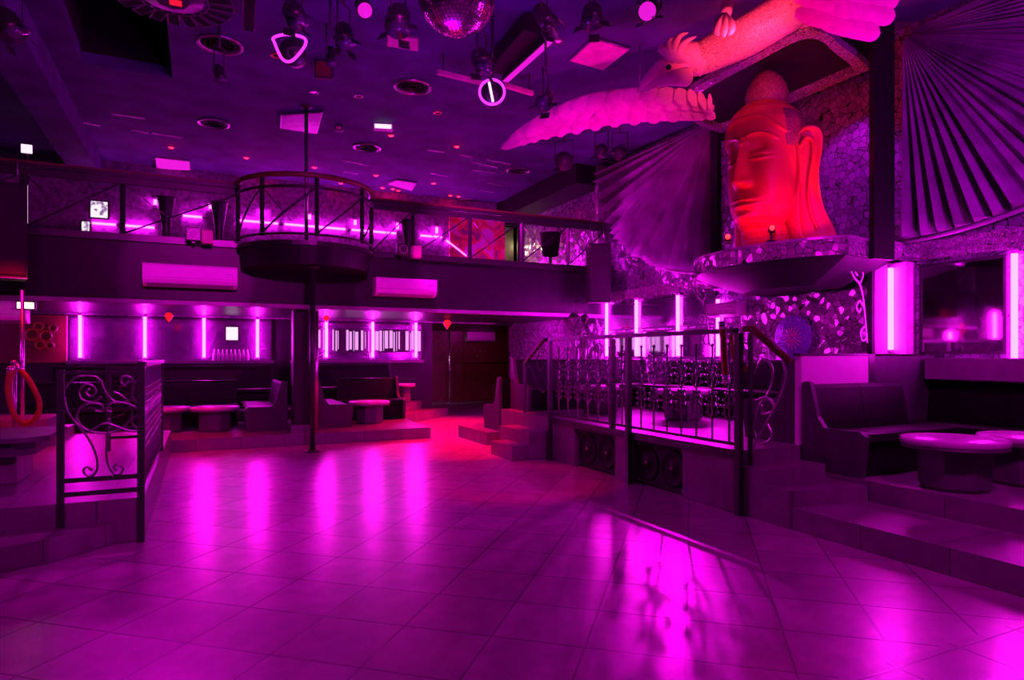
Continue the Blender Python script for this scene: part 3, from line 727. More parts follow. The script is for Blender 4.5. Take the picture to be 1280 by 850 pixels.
q = P(8, 345, 8.0); pa(q.x - .08, q.y, 2.35, 3.5, .62, .45, 'black speaker hanging in front of the balcony at the left edge', .1)

# ------------------------------------------------------------------ shrine on the right wall
SH = [(XW - .005, 4.67), (6.48, 4.67), (6.11, 4.60), (5.80, 5.05), (5.66, 5.60), (5.68, 6.10), (5.85, 6.60), (6.2, 7.05), (6.6, 7.35), (XW - .005, 7.45)]
def smooth_poly(pts, z): return [(p.x, p.y) for p in smooth_path([(x, y, z) for x, y in pts], 4)]
SHp = [SH[0], SH[1], SH[2]] + [(p.x, p.y) for p in smooth_path([(x, y, 0) for x, y in SH[2:-1]], 4)][1:] + [SH[-1]]
o = thing('statue_shelf', 'curved mosaic-edged shelf carrying the large head statue', 'shelf', (6.6, 5.9, 2.3))
cx, cy = 6.7, 5.9
def shrink(p, k, dz=0): return [(min(XW - .005, cx + (x - cx) * k) if x < 7.1 else x, cy + (y - cy) * k) for x, y in p]
MB().prism(SHp, 2.47, 2.64).build('mosaic_edge', M['mosaic'], o)
MB().prism(shrink(SHp, 1.01), 2.641, 2.67).build('top_board', M['trim'], o)
c = MB(); c.rings([[(x, y, 2.22) for x, y in shrink(SHp, .45)], [(x, y, 2.38) for x, y in shrink(SHp, .80)], [(x, y, 2.465) for x, y in shrink(SHp, .97)]])
c.build('underside', M['blackpaint'], o)
# scroll brackets
for yb_, xb, lab in ((4.98, 6.9, 'iron scroll bracket on the shrine pillar below the shelf'), (7.55, 6.9, 'iron scroll bracket at the far end below the shelf')):
    o = thing('scroll_bracket', lab, 'bracket', (xb, yb_, 1.6))
    k = 1 if yb_ < 5 else 1
    for s in ([(6.62, 2.42), (6.70, 2.30), (6.80, 2.22), (6.86, 2.05), (6.90, 1.8), (6.93, 1.55)],
              [(6.80, 2.22), (6.86, 2.34), (6.78, 2.42), (6.72, 2.36), (6.77, 2.32)], [(6.88, 1.95), (6.80, 2.03), (6.74, 1.96), (6.79, 1.9), (6.82, 1.95)],
              [(6.9, 1.75), (6.82, 1.68), (6.84, 1.58), (6.92, 1.6), (6.9, 1.66)]):
        MB().tube(smooth_path([(x, yb_, z) for x, z in s], 4), .013, 6).build('scroll', M['trim'], o)
# side pillars, niche backing, canopy
struct(MB().box(6.52, 4.60, 2.45, 6.86, 4.66, ZC).build('pillar_near', M['blackpaint']))
struct(MB().box(6.95, 4.93, 1.42, XW - .002, 4.99, 2.4).build('pillar_near_lower', M['blackpaint']))
struct(MB().box(7.0, 7.46, 2.7, XW - .002, 7.6, ZC).build('pillar_far', M['blackpaint']))
tag(MB().box(7.06, 5.0, 2.68, XW - .002, 7.44, 4.62).build('niche_panel', M['mosaicwall']), 'cracked mirror mosaic panel behind the head statue', 'panel')
cnp = [(7.04, 5.02), (6.7, 4.90), (6.25, 4.78), (5.85, 4.66), (5.58, 4.75), (5.56, 5.3), (5.56, 6.1), (5.62, 6.5), (5.9, 6.9), (6.5, 7.3), (7.04, 7.42)]
o = thing('shrine_canopy', 'dark canopy with mosaic-trimmed edge above the head statue', 'canopy', (6.3, 6, 4.78))
cp = [(p.x, p.y) for p in smooth_path([(x, y, 0) for x, y in cnp], 4)]
MB().prism(cp, 4.82, ZC - .002).build('roof', M['blackpaint'], o)
ccx, ccy = 6.35, 6.0
inner = [(ccx + (x - ccx) * .82, ccy + (y - ccy) * .90) for x, y in cp]
n = len(cp); rows = [[(a[0], a[1], 4.74), (b[0], b[1], 4.74), (b[0], b[1], 4.82), (a[0], a[1], 4.82)] for a, b in zip(cp, inner)]
MB().rings(rows, closed=True).build('mosaic_trim', M['mosaicfine'], o)
# mosaic wall with glitter disc below the shelf
tag(MB().box(7.08, 5.02, 1.40, XW - .002, 7.42, 2.2).build('mosaic_panel', M['mosaic']), 'bright broken-mirror mosaic below the statue shelf', 'panel')
q = onX(993, 421, 7.05)
o = thing('glitter_disc', 'round glittery purple disc leaning before the mosaic below the shelf', 'disc', (q.x, q.y, 1.37))
Rm = Matrix.Translation((7.03, q.y, 1.64)) @ Matrix.Rotation(-PI / 2, 4, 'Y')
MB().lathe([(.29, 0), (.30, .01), (.29, .02), (.02, .028)], (0, 0, 0), 48).xf(Rm).build('disc_face', M['blue'], o)
c = MB()
for k in range(16):
    a = 2 * PI * k / 16; c.tube([(.03 * cos(a), .03 * sin(a), .03), (.15 * cos(a), .15 * sin(a), .026)], .006, 5)
c.xf(Rm).build('star_rays', M['pinkpanel'], o)
# mosaic borders along the wall
struct(MB().box(XW - .05, 0, 2.45, XW - .002, 4.7, 2.64).build('trim_9', M['mosaicfine']))
struct(MB().box(XW - .05, 7.62, 2.45, XW - .002, 10.55, 2.62).build('trim_10', M['mosaicfine']))
struct(MB().box(6.95, 10.62, 3.1, XW - .002, 10.72, ZC).build('trim_11', M['mosaicfine']))

# pleated fans
def fan(yc, zc, a, b, sgn, label, npl=30):
    o = thing('pleated_fan', label, 'fan', (XW - .1, yc, zc - 1))
    K = npl * 4; rows = []; rr_ = random.Random(npl); am = [rr_.uniform(.6, 1.3) for _ in range(npl + 1)]; jt = [rr_.uniform(-.35, .35) for _ in range(K + 1)]; ph0 = [0, .62, 1, .3]
    nr = 10
    for i in range(nr + 1):
        f = .03 + .97 * i / nr; row = []
        for k in range(K + 1):
            th_ = (PI / 2) * (k + (jt[k] if 0 < k < K else 0)) / K
            dep = ph0[k % 4] * am[k // 4] * ((.15 if sgn < 0 else .22) * f + .01) + .03 * f
            row.append((XW - .04 - dep - .05 * (1 - f), yc + sgn * a * f * cos(th_), zc - b * f * sin(th_)))
        rows.append(row)
    c = MB(); c.grid(rows, smooth=False)
    back = [[(XW - .012, p[1], p[2]) for p in rows[-1]], [(XW - .012, p[1], p[2]) for p in rows[0]]]
    c.grid([rows[-1], back[0]], smooth=False)
    c.build('pleats', M['satin'], o)
    e = [(XW - .06, yc + sgn * (a + .03) * cos(PI / 2 * k / 40), zc - (b + .03) * sin(PI / 2 * k / 40)) for k in range(41)]
    MB().tube(e, .025, 8).build('edge_trim', M['trim'], o)
    for w_, zz in ((.13, 'a'),):
        e0 = [(XW - .03, yc + sgn * (a + .22) * cos(PI / 2 * k / 40), zc - (b + .13) * sin(PI / 2 * k / 40)) for k in range(1, 40)]
    return o
fan(7.62, 4.98, 3.0, 2.25, 1, 'purple pleated fabric fan left of the shrine', 24)
fan(4.63, 4.98, 3.4, 2.28, -1, 'large purple pleated fabric fan at the upper right', 30)

# ------------------------------------------------------------------ head statue
def G(x, s): return math.exp(-(x / s) ** 2)
def make_head():
    HC = Vector((6.06, 5.66, 0)); yaw = math.radians(190)      # faces the room
    o = thing('head_statue', 'huge serene stone head lit red, with topknot and long ears', 'statue', (HC.x, HC.y, 2.67))
    # heights above shelf, chin at .24, brow 1.30, dome 1.72
    # profile controls: z, half width, front depth, back depth
    ctl = [(0.0, .30, .20, .30), (.10, .285, .19, .29), (.20, .275, .25, .30), (.27, .25, .37, .31), (.33, .29, .42, .33), (.45, .345, .43, .37), (.65, .375, .435, .40),
           (.90, .39, .43, .42), (1.10, .395, .425, .44), (1.30, .40, .425, .45), (1.45, .39, .405, .44), (1.58, .34, .35, .40), (1.68, .24, .25, .29), (1.735, .12, .12, .15), (1.75, .02, .02, .02)]
    def samp(z):
        for i in range(len(ctl) - 1):
            if z <= ctl[i + 1][0]:
                a, b = ctl[i], ctl[i + 1]; t = (z - a[0]) / (b[0] - a[0]); t = t * t * (3 - 2 * t) if i < 4 else t
                return [a[j] + (b[j] - a[j]) * t for j in (1, 2, 3)]
        return ctl[-1][1:]
    NT, NZ = 220, 260; rows = []
    for i in range(NZ + 1):
        z = 1.75 * i / NZ; w, f, bk = samp(z); row = []
        for k in range(NT):
            th_ = 2 * PI * k / NT - PI            # 0 = front
            cx_, sx_ = cos(th_), sin(th_)
            e = 2.3
            dep = f if cx_ > 0 else bk
            r = ((abs(cx_) / dep) ** e + (abs(sx_) / w) ** e) ** (-1 / e)
            x = r * cx_; y = r * sx_; ay = abs(y); d = 0
            if cx_ > 0:
                # nose
                nz = 0
                if .60 < z < 1.24:
                    t = (1.24 - z) / .58; wd = .034 + .055 * max(0, t - .35)
                    hgt = .05 + .14 * min(1, max(0, t)) 
                    cut = 1 / (1 + math.exp(-(z - .665) / .012))
                    nz = hgt * G(y, wd) ** 1.0 * cut
                    nz += .05 * G(ay - .075, .035) * G(z - .71, .05)       # wings
                d += nz * 1.15
                # eye socket and lid
                br = 1.26 - 2.6 * (ay - .16) ** 2 - (.05 if ay < .05 else 0)      # brow arch
                if ay < .34:
                    sock = G(ay - .165, .085) * G(z - 1.09, .105)
                    d -= .095 * sock
                    lid = G(ay - .17, .085) * G(z - 1.03, .052)
                    d += .095 * lid
                    d -= .050 * G(ay - .17, .08) * G(z - (.995 + 1.2 * (ay - .17) ** 2 ), .011)    # eye slit
                    d += .035 * G(ay - .17, .085) * G(z - (.965 + 1.0 * (ay - .17) ** 2), .016)
                    d += .055 * G(z - br, .018) * (1 if .03 < ay < .30 else .4)
                # lips
                up = .505 + .012 * G(ay - .035, .03) - .02 * (ay / .12) ** 2 * 0
                corner = .01 * (ay / .13) ** 2
                d += .060 * G(y, .105) * G(z - (.512 + corner), .020)
                d += .060 * G(y, .085) * G(z - (.445 + corner), .024)
                d -= .035 * G(y, .13) * G(z - (.478 + corner), .010)
                d -= .028 * G(y, .07) * G(z - .395, .022)
                d += .022 * G(y, .17) * G(z - .48, .08)
                d -= .015 * G(y, .016) * G(z - .58, .04)
                # chin, cheeks
                d += .045 * G(y, .085) * G(z - .33, .055)
                d += .018 * G(ay - .24, .08) * G(z - .80, .13)
                # hairline ridge
                hl = 1.46 - .0 * ay - 1.4 * max(0, ay - .12) ** 2 * 2.2
                if z > hl: d += .03
                d += .03 * G(z - hl, .016)
            elif z > .6: d += .02
            x += d * max(0, cx_) if cx_ > 0 else d * cx_; y += d * sx_ * .35
            row.append((x, y, z))
        rows.append(row)
    # vertex pos -> world
    Rz = Matrix.Translation((HC.x, HC.y, 2.67)) @ Matrix.Rotation(yaw, 4, 'Z')
    MB().rings(rows, smooth=True).xf(Rz).build('head', M['stone'], o)
    # hair side patches and topknot
    c = MB(); c.lathe([(.20, 1.66), (.235, 1.74), (.245, 1.82), (.225, 1.92), (.17, 2.02), (.10, 2.09), (.04, 2.125), (.005, 2.13)], (-.03, 0, 0), 40).xf(Rz).build('topknot', M['stonehair'], o)
    for s in (-1, 1):
        pts = []
        for i in range(15):
            row = []
            for j in range(9):
                z = 1.12 + .46 * i / 14; lo = 1.15; t = j / 8
                an = math.radians(66 + 46 * t - 10 * (i / 14))
                w, f, bk = samp(z); e = 2.3; dp = f if cos(an) > 0 else bk
                r = ((abs(cos(an)) / dp) ** e + (abs(sin(an)) / w) ** e) ** (-1 / e) + .028 * min(1, i / 3) * min(1, (14 - i) / 2 ) * min(1, 2 * j) 
                row.append((r * cos(an), s * r * sin(an), z))
            pts.append(row)
        MB().grid(pts).xf(Rz).build('hair_patch', M['stonehair'], o)
    # ears: long, with rolled rim and lobes flaring to the shoulders
    for s in (-1, 1):
        e = MB()
        outl = [(.02, 1.08), (.03, 1.22), (-.04, 1.34), (-.15, 1.36), (-.22, 1.27), (-.22, 1.08), (-.19, .85), (-.20, .62), (-.25, .40), (-.34, .20), (-.37, .07), (-.30, .01), (-.14, .01), (-.04, .06), (.0, .25), (.02, .50), (.00, .75), (.0, .92)]
        op = smooth_path([(x, 0, z) for x, z in outl], 4, closed=True)
        def ey(z, x): return .385 + (-x) * .75 - .02 * max(0, .9 - z)
        rows = []
        cxm = [(sum(p.x for p in op) / len(op)), 0]
        for f, lift in ((1, -.12), (1.0, .0), (.94, .035), (.86, .045), (.78, .03), (.70, .002), (.4, -.01), (.05, -.005)):
            row = []
            for p in op:
                spine_x = -.10 if p.z > .8 else -.10 - .10 * max(0, .8 - p.z)
                zc_ = max(.18, min(1.18, p.z))
                x = spine_x + (p.x - spine_x) * f; z = zc_ + (p.z - zc_) * f
                row.append((x, s * (ey(z, x) + lift), z))
            rows.append(row)
        e.rings(rows, smooth=True).xf(Rz).build('ear', M['stone'], o)
        # inner ear ridge and long lobe groove
        MB().tube(smooth_path([(x, s * (ey(z, x) + .012), z) for x, z in ((-.03, 1.12), (-.08, 1.22), (-.14, 1.18), (-.145, 1.0), (-.12, .8), (-.11, .55), (-.14, .35), (-.2, .18))], 5), .022, 8).xf(Rz).build('ear_ridge', M['stone'], o)
    # neck folds
    for z in (.06, .12, .18):
        w, f, bk = samp(z)
        MB().tube([(((f) * cos(t_)) if cos(t_) > 0 else bk * cos(t_), w * sin(t_), z) for t_ in [2 * PI * k / 40 for k in range(40)]], .014, 6, closed=True).xf(Rz).build('neck_fold', M['stone'], o)
    return o
make_head()
# small red lamps on the shelf
for px, py, d, lab in ((909, 299, 7.35, 'bright red spotlight at the left front corner of the statue shelf'), (964, 288, 7.22, 'small red spotlight on the shelf in front of the statue neck')):
    q = P(px, py, d); o = thing('shelf_spotlight', lab, 'spotlight', (q.x, q.y, 2.67))
    MB().tube([(q.x, q.y, 2.671), (q.x, q.y, q.z - .02)], .012, 8).build('stem', M['iron'], o)
    MB().lathe([(.05, 0), (.05, .012)], (q.x, q.y, 2.671), 16).build('foot', M['iron'], o)
    MB().tube([(q.x, q.y, q.z - .02), (q.x - .01, q.y - .02, q.z + .03)], .04, 12).build('housing', M['iron'], o)
    MB().ball((q.x - .03, q.y - .04, q.z + .02), .028).build('bulb', REDL, o)

# ------------------------------------------------------------------ phoenix / eagle above
def eagle():
    o = thing('eagle_sculpture', 'pink winged eagle sculpture spread beneath the ceiling beside the shrine', 'sculpture', P(930, 60, 6.7))
    body = [P(1035, -18, 6.4), P(1000, 5, 6.4), P(970, 23, 6.5), P(938, 42, 6.65), P(905, 58, 6.85), P(878, 72, 6.95), P(858, 78, 7.0)]
    MB().tube(smooth_path(body, 5), [.185 + .02 * sin(PI * k / 30) if k < 20 else .20 - .005 * (k - 20) for k in range(31)], 24).build('body', M['scales'], o)
    hp = [P(880, 74, 6.95), P(856, 72, 6.95), P(836, 80, 6.9), P(820, 91, 6.85), P(807, 104, 6.82), P(797, 115, 6.8)]
    MB().tube(smooth_path(hp, 5), [.175, .17, .165, .16, .155, .15, .145, .135, .13, .12, .11, .10, .095, .09, .08, .075, .07, .065, .06, .055, .05, .045, .035, .025, .018, .01], 18).build('head', M['feather'], o)
    MB().tube(smooth_path([P(858, 96, 6.85), P(838, 98, 6.75), P(820, 104, 6.7), P(805, 114, 6.7)], 5), [.10 - .0055 * k for k in range(16)], 10).build('lower_beak', M['feather'], o)
    for k, (ex, ey_) in enumerate(((826, 60), (836, 52), (848, 47), (858, 52))):
        MB().tube(smooth_path([P(842 + k * 6, 74, 6.8), P(832 + k * 5, 66, 6.72), P(ex, ey_, 6.72), P(ex + 12, ey_ - 6, 6.78)], 4), [.05, .05, .05, .048, .045, .042, .04, .036, .03, .024, .018, .012, .006], 8).build('crest_feather', M['feather'], o)
    MB().ball(P(836, 84, 6.76), .03).build('eye', M['iron'], o)
    # claw
    for dx, dy in ((-8, 6), (0, 10), (8, 5)):
        MB().tube(smooth_path([P(905, 22, 6.3), P(905 + dx, 30, 6.2), P(905 + dx * 1.2, 36 + dy * .6, 6.15), P(904 + dx * .6, 42 + dy * .3, 6.2)], 4), [.05, .05, .05, .045, .045, .04, .04, .035, .03, .025, .02, .015, .008], 8).build('claw', M['feather'], o)
    MB().tube([P(908, 8, 6.45), P(905, 24, 6.3)], [.07, .055], 10).build('shank', M['feather'], o)
    # left wing: arched leading edge, scalloped rows of feathers
    lead = smooth_path([P(893, 132, 7.35), P(875, 119, 7.4), P(845, 111, 7.5), P(800, 109, 7.7), P(755, 113, 7.95), P(710, 126, 8.25), P(670, 150, 8.55), P(645, 168, 8.75), P(628, 184, 8.9)], 5)
    trail = smooth_path([P(889, 146, 7.6), P(872, 150, 7.65), P(845, 150, 7.75), P(800, 152, 7.95), P(755, 157, 8.2), P(710, 166, 8.45), P(675, 174, 8.65), P(648, 182, 8.8), P(626, 186, 8.9)], 5)
    n = len(lead)
    Fd = Vector((SA, CA, 0))
    rows = []
    for a, b in zip(lead, trail):
        row = []
        for j in range(7):
            t = j / 6; p = a.lerp(b, t) - Fd * (.05 * sin(PI * t)); row.append(p)
        for j in range(7):
            t = 1 - j / 6; p = a.lerp(b, t) + Fd * (.03 + .03 * sin(PI * t)); row.append(p)
        rows.append(row)
    MB().rings(rows, smooth=True).build('wing', M['feather'], o)
    def feather(a, b, w, th=.008, curl=None):
        a, b = Vector(a), Vector(b); t = (b - a); L = t.length; t.normalize(); sd = t.cross(Fd).normalized(); nn = sd.cross(t).normalized()
        if nn.dot(Fd) > 0: nn = -nn
        rws = []; k0 = min(.8, max(.4, 1 - w / L))
        for i in range(15):
            s = i / 14 if i < 5 else 4 / 14 + (1 - 4 / 14) * (1 - (1 - (i - 4) / 10) ** 1.6)
            wd = w * (.55 + .45 * min(1, s / .35)) * math.sqrt(max(.004, 1 - max(0, (s - k0) / (1 - k0)) ** 2))
            c_ = a + t * (L * s) - nn * (.02 * (1 - s))
            rws.append([c_ + sd * wd * q_ + nn * (th * z_) for q_, z_ in ((-1, 0), (-.6, 1), (0, 1.6), (.6, 1), (1, 0), (0, -1))])
        return MB().rings(rws, smooth=False)
    def wp(s_, f, lift):
        x = max(0, min(n - 1.001, s_ * (n - 1))); i = int(x); t = x - i
        return lead[i].lerp(lead[i + 1], t).lerp(trail[i].lerp(trail[i + 1], t), f) - Fd * lift
    for r, (f0, f1, cnt) in enumerate(((.55, 1.10, 13), (.22, .78, 13), (.2, .52, 13))):
        for k in range(cnt):
            s_ = .045 + (k + .5 * (r % 2)) / cnt * (.80 if r == 0 else .72); tap = 1 - .5 * s_
            feather(wp(s_, f0, .035 + .025 * r), wp(s_ + .05 + .05 * s_, f1, .115 + .03 * r), .115 * tap).build('feather', M['feather'], o)
    for k in range(4):
        feather(wp(.66 + .05 * k, .1 + .25 * k, .085), wp(.93 + .02 * k, .2 + .25 * k, .06), .06).build('feather', M['feather'], o)
    # right wing
    MB().rings([[p - Fd * .05 for p in q_] + [p + Fd * .06 for p in q_[::-1]] for q_ in
        [[P(985, 35, 6.5), P(985, 0, 6.4), P(985, -40, 6.2)], [P(1020, 28, 6.4), P(1020, -5, 6.3), P(1020, -50, 6.1)], [P(1055, 38, 6.3), P(1055, 0, 6.2), P(1055, -55, 6.0)], [P(1075, 40, 6.3), P(1080, 0, 6.2), P(1080, -55, 6.0)]]]).build('wing', M['feather'], o)
    for (x0, y0, x1, y1, w) in ((1045, 30, 1100, 42, .075), (1050, 10, 1119, 20, .085), (1052, -12, 1124, 0, .09), (1050, -35, 1128, -22, .09),
                            (1020, 22, 1070, 38, .07), (1020, 2, 1072, 14, .08), (1022, -18, 1076, -8, .085), (995, 14, 1040, 28, .065), (995, -6, 1044, 6, .07), (995, -24, 1045, -16, .075)):
        dd = 6.1 - (.10 if x0 < 1000 else .05 if x0 < 1040 else 0)
        feather(P(x0, y0, dd), P(x1, y1, dd), w * 1.3).build('feather', M['feather'], o)
    for a, b in ((P(800, 105, 7.7), 0), (P(1000, 0, 6.4), 0)):
        MB().tube([a, (a.x, a.y, ZC)], .006, 6).build('hanging_wire', M['steel'], o)
    return o
eagle()

# ------------------------------------------------------------------ ceiling objects
def onC(px, py, z=ZC): return P(px, py, FOC * (z - EYE) / (HZ - py))
# vents
gv = 'round ceiling grilles'
v0 = None
for px, py, r, lab in ((275, 55, .26, 'round ceiling grille beside the black ceiling recess'), (267, 154, .24, 'round ceiling grille above the left balcony vases'),
                  (516, 108, .26, 'round ceiling grille below the mirror ball'), (459, 184, .25, 'round ceiling grille beside the exit light box'),
                  (648, 213, .25, 'round ceiling grille below the eagle wing tip'), (585, 251, .25, 'round ceiling grille above the mural railing bay'),
                  (378, 237, .25, 'round ceiling grille seen through the pod cage'), (714, 268, .25, 'round ceiling grille left of the corner speaker')):
    q = onC(px, py); o = thing('ceiling_grille', lab, 'vent', (q.x, q.y, ZC), 0, gv)
    MB().lathe([(r, 0), (r, -.02), (r - .03, -.03), (r - .045, -.012), (r - .045, 0)], n=40).build('rim', M['steel'], o, world=False)
    MB().lathe([(r - .05, -.001), (r - .05, -.006)], n=32).build('backing', M['void'], o, world=False)
    c = MB()
    for k in range(1, 4): c.lathe([((r - .05) * k / 4, -.007), ((r - .05) * k / 4 + .006, -.016), ((r - .05) * k / 4 + .012, -.007)], n=28)
    c.build('fins', M['iron'], o, world=False)
# red downlights
gd = 'small red ceiling downlights'; halos = []
for px, py, zc_, lab in ((214, 184, ZC, 'red downlight before the lit ceiling panel over the left balcony'), (308, 197, ZC, 'red downlight above the left end of the pod'),
                (393, 209, ZC, 'red downlight just above the pod cage rail'), (470, 219, ZC, 'red downlight right of the pod near the ceiling panel'),
                (571, 183, ZC, 'brightest red downlight alone in the middle of the ceiling'), (489, 169, ZC, 'red downlight beside the exit light box'),
                (542, 229, ZC, 'red downlight between the small panel and the far grille'), (563, 247, ZC, 'red downlight close before the far grille'),
                (333, 227, ZC, 'red downlight seen through the left of the pod cage'), (498, 238, ZC, 'red downlight beside the small pale ceiling panel'),
                (491, 268, ZC, 'red downlight upstairs just right of the pod cage'), (426, 259, ZC, 'red downlight upstairs seen through the pod'),
                (478, 277, ZC, 'faint red downlight low behind the pod end'), (573, 258, ZC, 'red downlight at the balcony rail below the far grille'),
                (667, 265, ZC, 'red downlight over the lit doorway'), (735, 269, ZC, 'red downlight left of the corner trim'), (701, 274, ZC, 'red downlight below the grille near the corner speaker')):
    q = onC(px, py)
    if q.y > YB - .15: q = onY(px, py, YB - .3); 
    o = thing('ceiling_downlight', lab, 'downlight', (q.x, q.y, ZC), 0, gd)
    MB().lathe([(.06, 0), (.06, -.008), (.042, -.012), (.038, 0)], n=20).build('trim_ring', M['steel'], o, world=False)
    MB().lathe([(.036, -.001), (.034, -.012), (.02, -.02), (.002, -.022)], n=16).build('lens', REDL, o, world=False)
    halos.append((q.x, q.y, ZC - .06))
for px, py, lab in ((392, 115, 'pink ring downlight below the dark red box fixture'), (380, 153, 'pink ring downlight beside the top of the pole'), (448, 120, 'unlit ring downlight left of the central grille'),
                (547, 141, 'unlit brass ring downlight near the central grille'), (345, 69, 'brass ring downlight tucked beside the glowing heart ring'), (698, 51, 'dark ring downlight beside the pink light bar')):
    q = onC(px, py); o = thing('ring_downlight', lab, 'downlight', (q.x, q.y, ZC))
    MB().lathe([(.07, 0), (.07, -.01), (.045, -.014), (.04, 0)], n=24).build('trim_ring', M['brass'] if 'brass' in lab else M['steel'], o, world=False)
    MB().lathe([(.038, -.001), (.036, -.006)], n=20).build('lens', PINKL if 'pink' in lab else M['void'], o, world=False)
# panels on the ceiling
def cpanel(corners, m, label, name='ceiling_panel', th=.03, cat='panel', z=ZC):
    pts = [onC(x, y, z) for x, y in corners]
    c = sum(pts, Vector()) / len(pts); o = thing(name, label, cat, (c.x, c.y, z))
    MB().extr([(p.x, p.y, z - .001) for p in pts], (0, 0, -th)).build('housing', M['steel'], o)
    MB().extr([(p.x + (c.x - p.x) * .06, p.y + (c.y - p.y) * .06, z - th - .001) for p in pts], (0, 0, -.008)).build('face', m, o)
    return o
cpanel([(193, 195), (238, 200), (239, 211), (195, 209)], PINKL, 'lit magenta ceiling panel over the left balcony')
cpanel([(483, 228), (496, 223), (522, 227), (515, 237)], M['white'], 'small pale ceiling panel right of the pod')
cpanel([(711, 73), (742, 44), (788, 58), (754, 85)], M['pinkpanel'], 'pink square ceiling panel left of the eagle head')
cpanel([(484, 40), (524, 45), (523, 61), (483, 54)], M['pinkpanel'], 'pink rectangular ceiling panel left of the mirror ball')
cpanel([(351, 141), (404, 137), (396, 165), (350, 158)], M['trim'], 'faint square ceiling plate behind the top of the dance pole')
def cbox(px, py, w, d, h, label, m, name, cat, rot=0, z=ZC):
    q = onC(px, py, z - h); o = thing(name, label, cat, (q.x, q.y, z), rot)
    MB().box(-w / 2, -d / 2, -h, w / 2, d / 2, -.001, .008).build('housing', M['white'] if m is WHITE else M['iron'], o, world=False)
    MB().box(-w / 2 + .02, -d / 2 - .004, -h + .015, w / 2 - .02, -d / 2 - .001, -.02).build('face', m, o, world=False)
    return o
cbox(479, 163, .30, .1, .10, 'small lit exit light box on the ceiling', WHITE, 'exit_light', 'light', -.3)
cbox(424, 164, .12, .1, .08, 'tiny pink sensor box on the ceiling', M['pinkpanel'], 'ceiling_sensor', 'sensor', -.3)
cbox(405, 99, .22, .1, .22, 'dark box fixture with dim red face on the ceiling', M['redrail'], 'box_light', 'light', -.3)
# slot diffusers
gs = 'short thin ceiling slots'
for x0, y0, x1, y1, lab in ((140, 142, 182, 148, 'thin ceiling slot nearest the black recess'), (100, 152, 125, 157, 'short thin ceiling slot beside the duct'), (164, 162, 186, 166, 'thin ceiling slot in the middle of the left row'), (190, 166, 228, 172, 'thin ceiling slot at the right of the left row'),
                       (428, 200, 460, 206, 'thin ceiling slot below the grille beside the exit box'), (430, 214, 448, 217, 'short thin ceiling slot above the pod end'), (590, 202, 622, 209, 'thin ceiling slot left of the grille under the eagle wing'), (610, 228, 632, 232, 'short thin ceiling slot before the far balcony'),
                       (608, 199, 638, 205, 'thin ceiling slot closest to the eagle wing tip'), (538, 216, 560, 220, 'thin ceiling slot before the red downlights right of the pod'), (590, 212, 620, 216, 'thin ceiling slot above the mural bay'), (596, 237, 618, 240, 'last thin ceiling slot before the far grille'),
                       (534, 187, 556, 190, 'thin ceiling slot left of the brightest red downlight'), (575, 193, 590, 196, 'thin ceiling slot just below the brightest red downlight')):
    a, b = onC(x0, y0), onC(x1, y1); o = thing('ceiling_slot', lab, 'slot vent', a, 0, gs); o.location.z = ZC
    a.z = b.z = ZC - .008
    MB().plank(a, b, .03, .014).build('slot_face', M['white'], o)
# light bars
def lbar(a, b, label, m, w=.07):
    a, b = Vector(a), Vector(b); o = thing('light_bar', label, 'light bar', a)
    MB().plank(a, b, w, .05).build('casing', M['pinkpanel'] if m is None else M['iron'], o)
    if m: 
        MB().plank(a - Vector((0, 0, .03)), b - Vector((0, 0, .03)), w * .7, .01).build('lens', m, o)
    for p in (a.lerp(b, .12), a.lerp(b, .88)): MB().tube([p + Vector((0, 0, .02)), (p.x, p.y, ZC)], .01, 6).build('bracket', M['iron'], o)
    return o
lbar(onC(632, 99, 4.85), onC(687, 49, 4.85), 'slanting magenta light bar on the ceiling right of the mirror ball', PINKL, .10)
lbar(onC(547, 90, 4.85), onC(604, 104, 4.85), 'thin pink light bar left of the glowing ring light', None, .05)
lbar(onC(630, 106, 4.85), onC(666, 117, 4.85), 'thin pink light bar right of the glowing ring light', None, .05)
o = thing('equipment_box', 'black fixture box on the ceiling behind the slanting light bar', 'fixture', onC(645, 72, 4.9))
a, b = onC(622, 92, 4.9), onC(670, 40, 4.9); MB().plank(a + Vector((0, 0, .08)), b + Vector((0, 0, .08)), .30, .18).build('casing', M['blackpaint'], o)
MB().plank(a + Vector((0, 0, .185)), b + Vector((0, 0, .185)), .1, .03).build('mount', M['iron'], o)
# narrow frame hanging near the round fixture
o = thing('strip_panel', 'narrow dark framed strip hanging at the top edge beside the wheel light', 'frame', onC(312, 10, 4.85))
a, b = onC(312, -30, 4.9), onC(311, 36, 4.9)
MB().plank(a, b, .12, .03).build('frame', M['steel'], o); MB().plank(a - Vector((0, 0, .02)), b - Vector((0, 0, .02)), .095, .012).build('panel', M['void'], o)
MB().tube([a + Vector((0, 0, .01)), (a.x, a.y, ZC)], .01, 6).build('bracket', M['iron'], o)
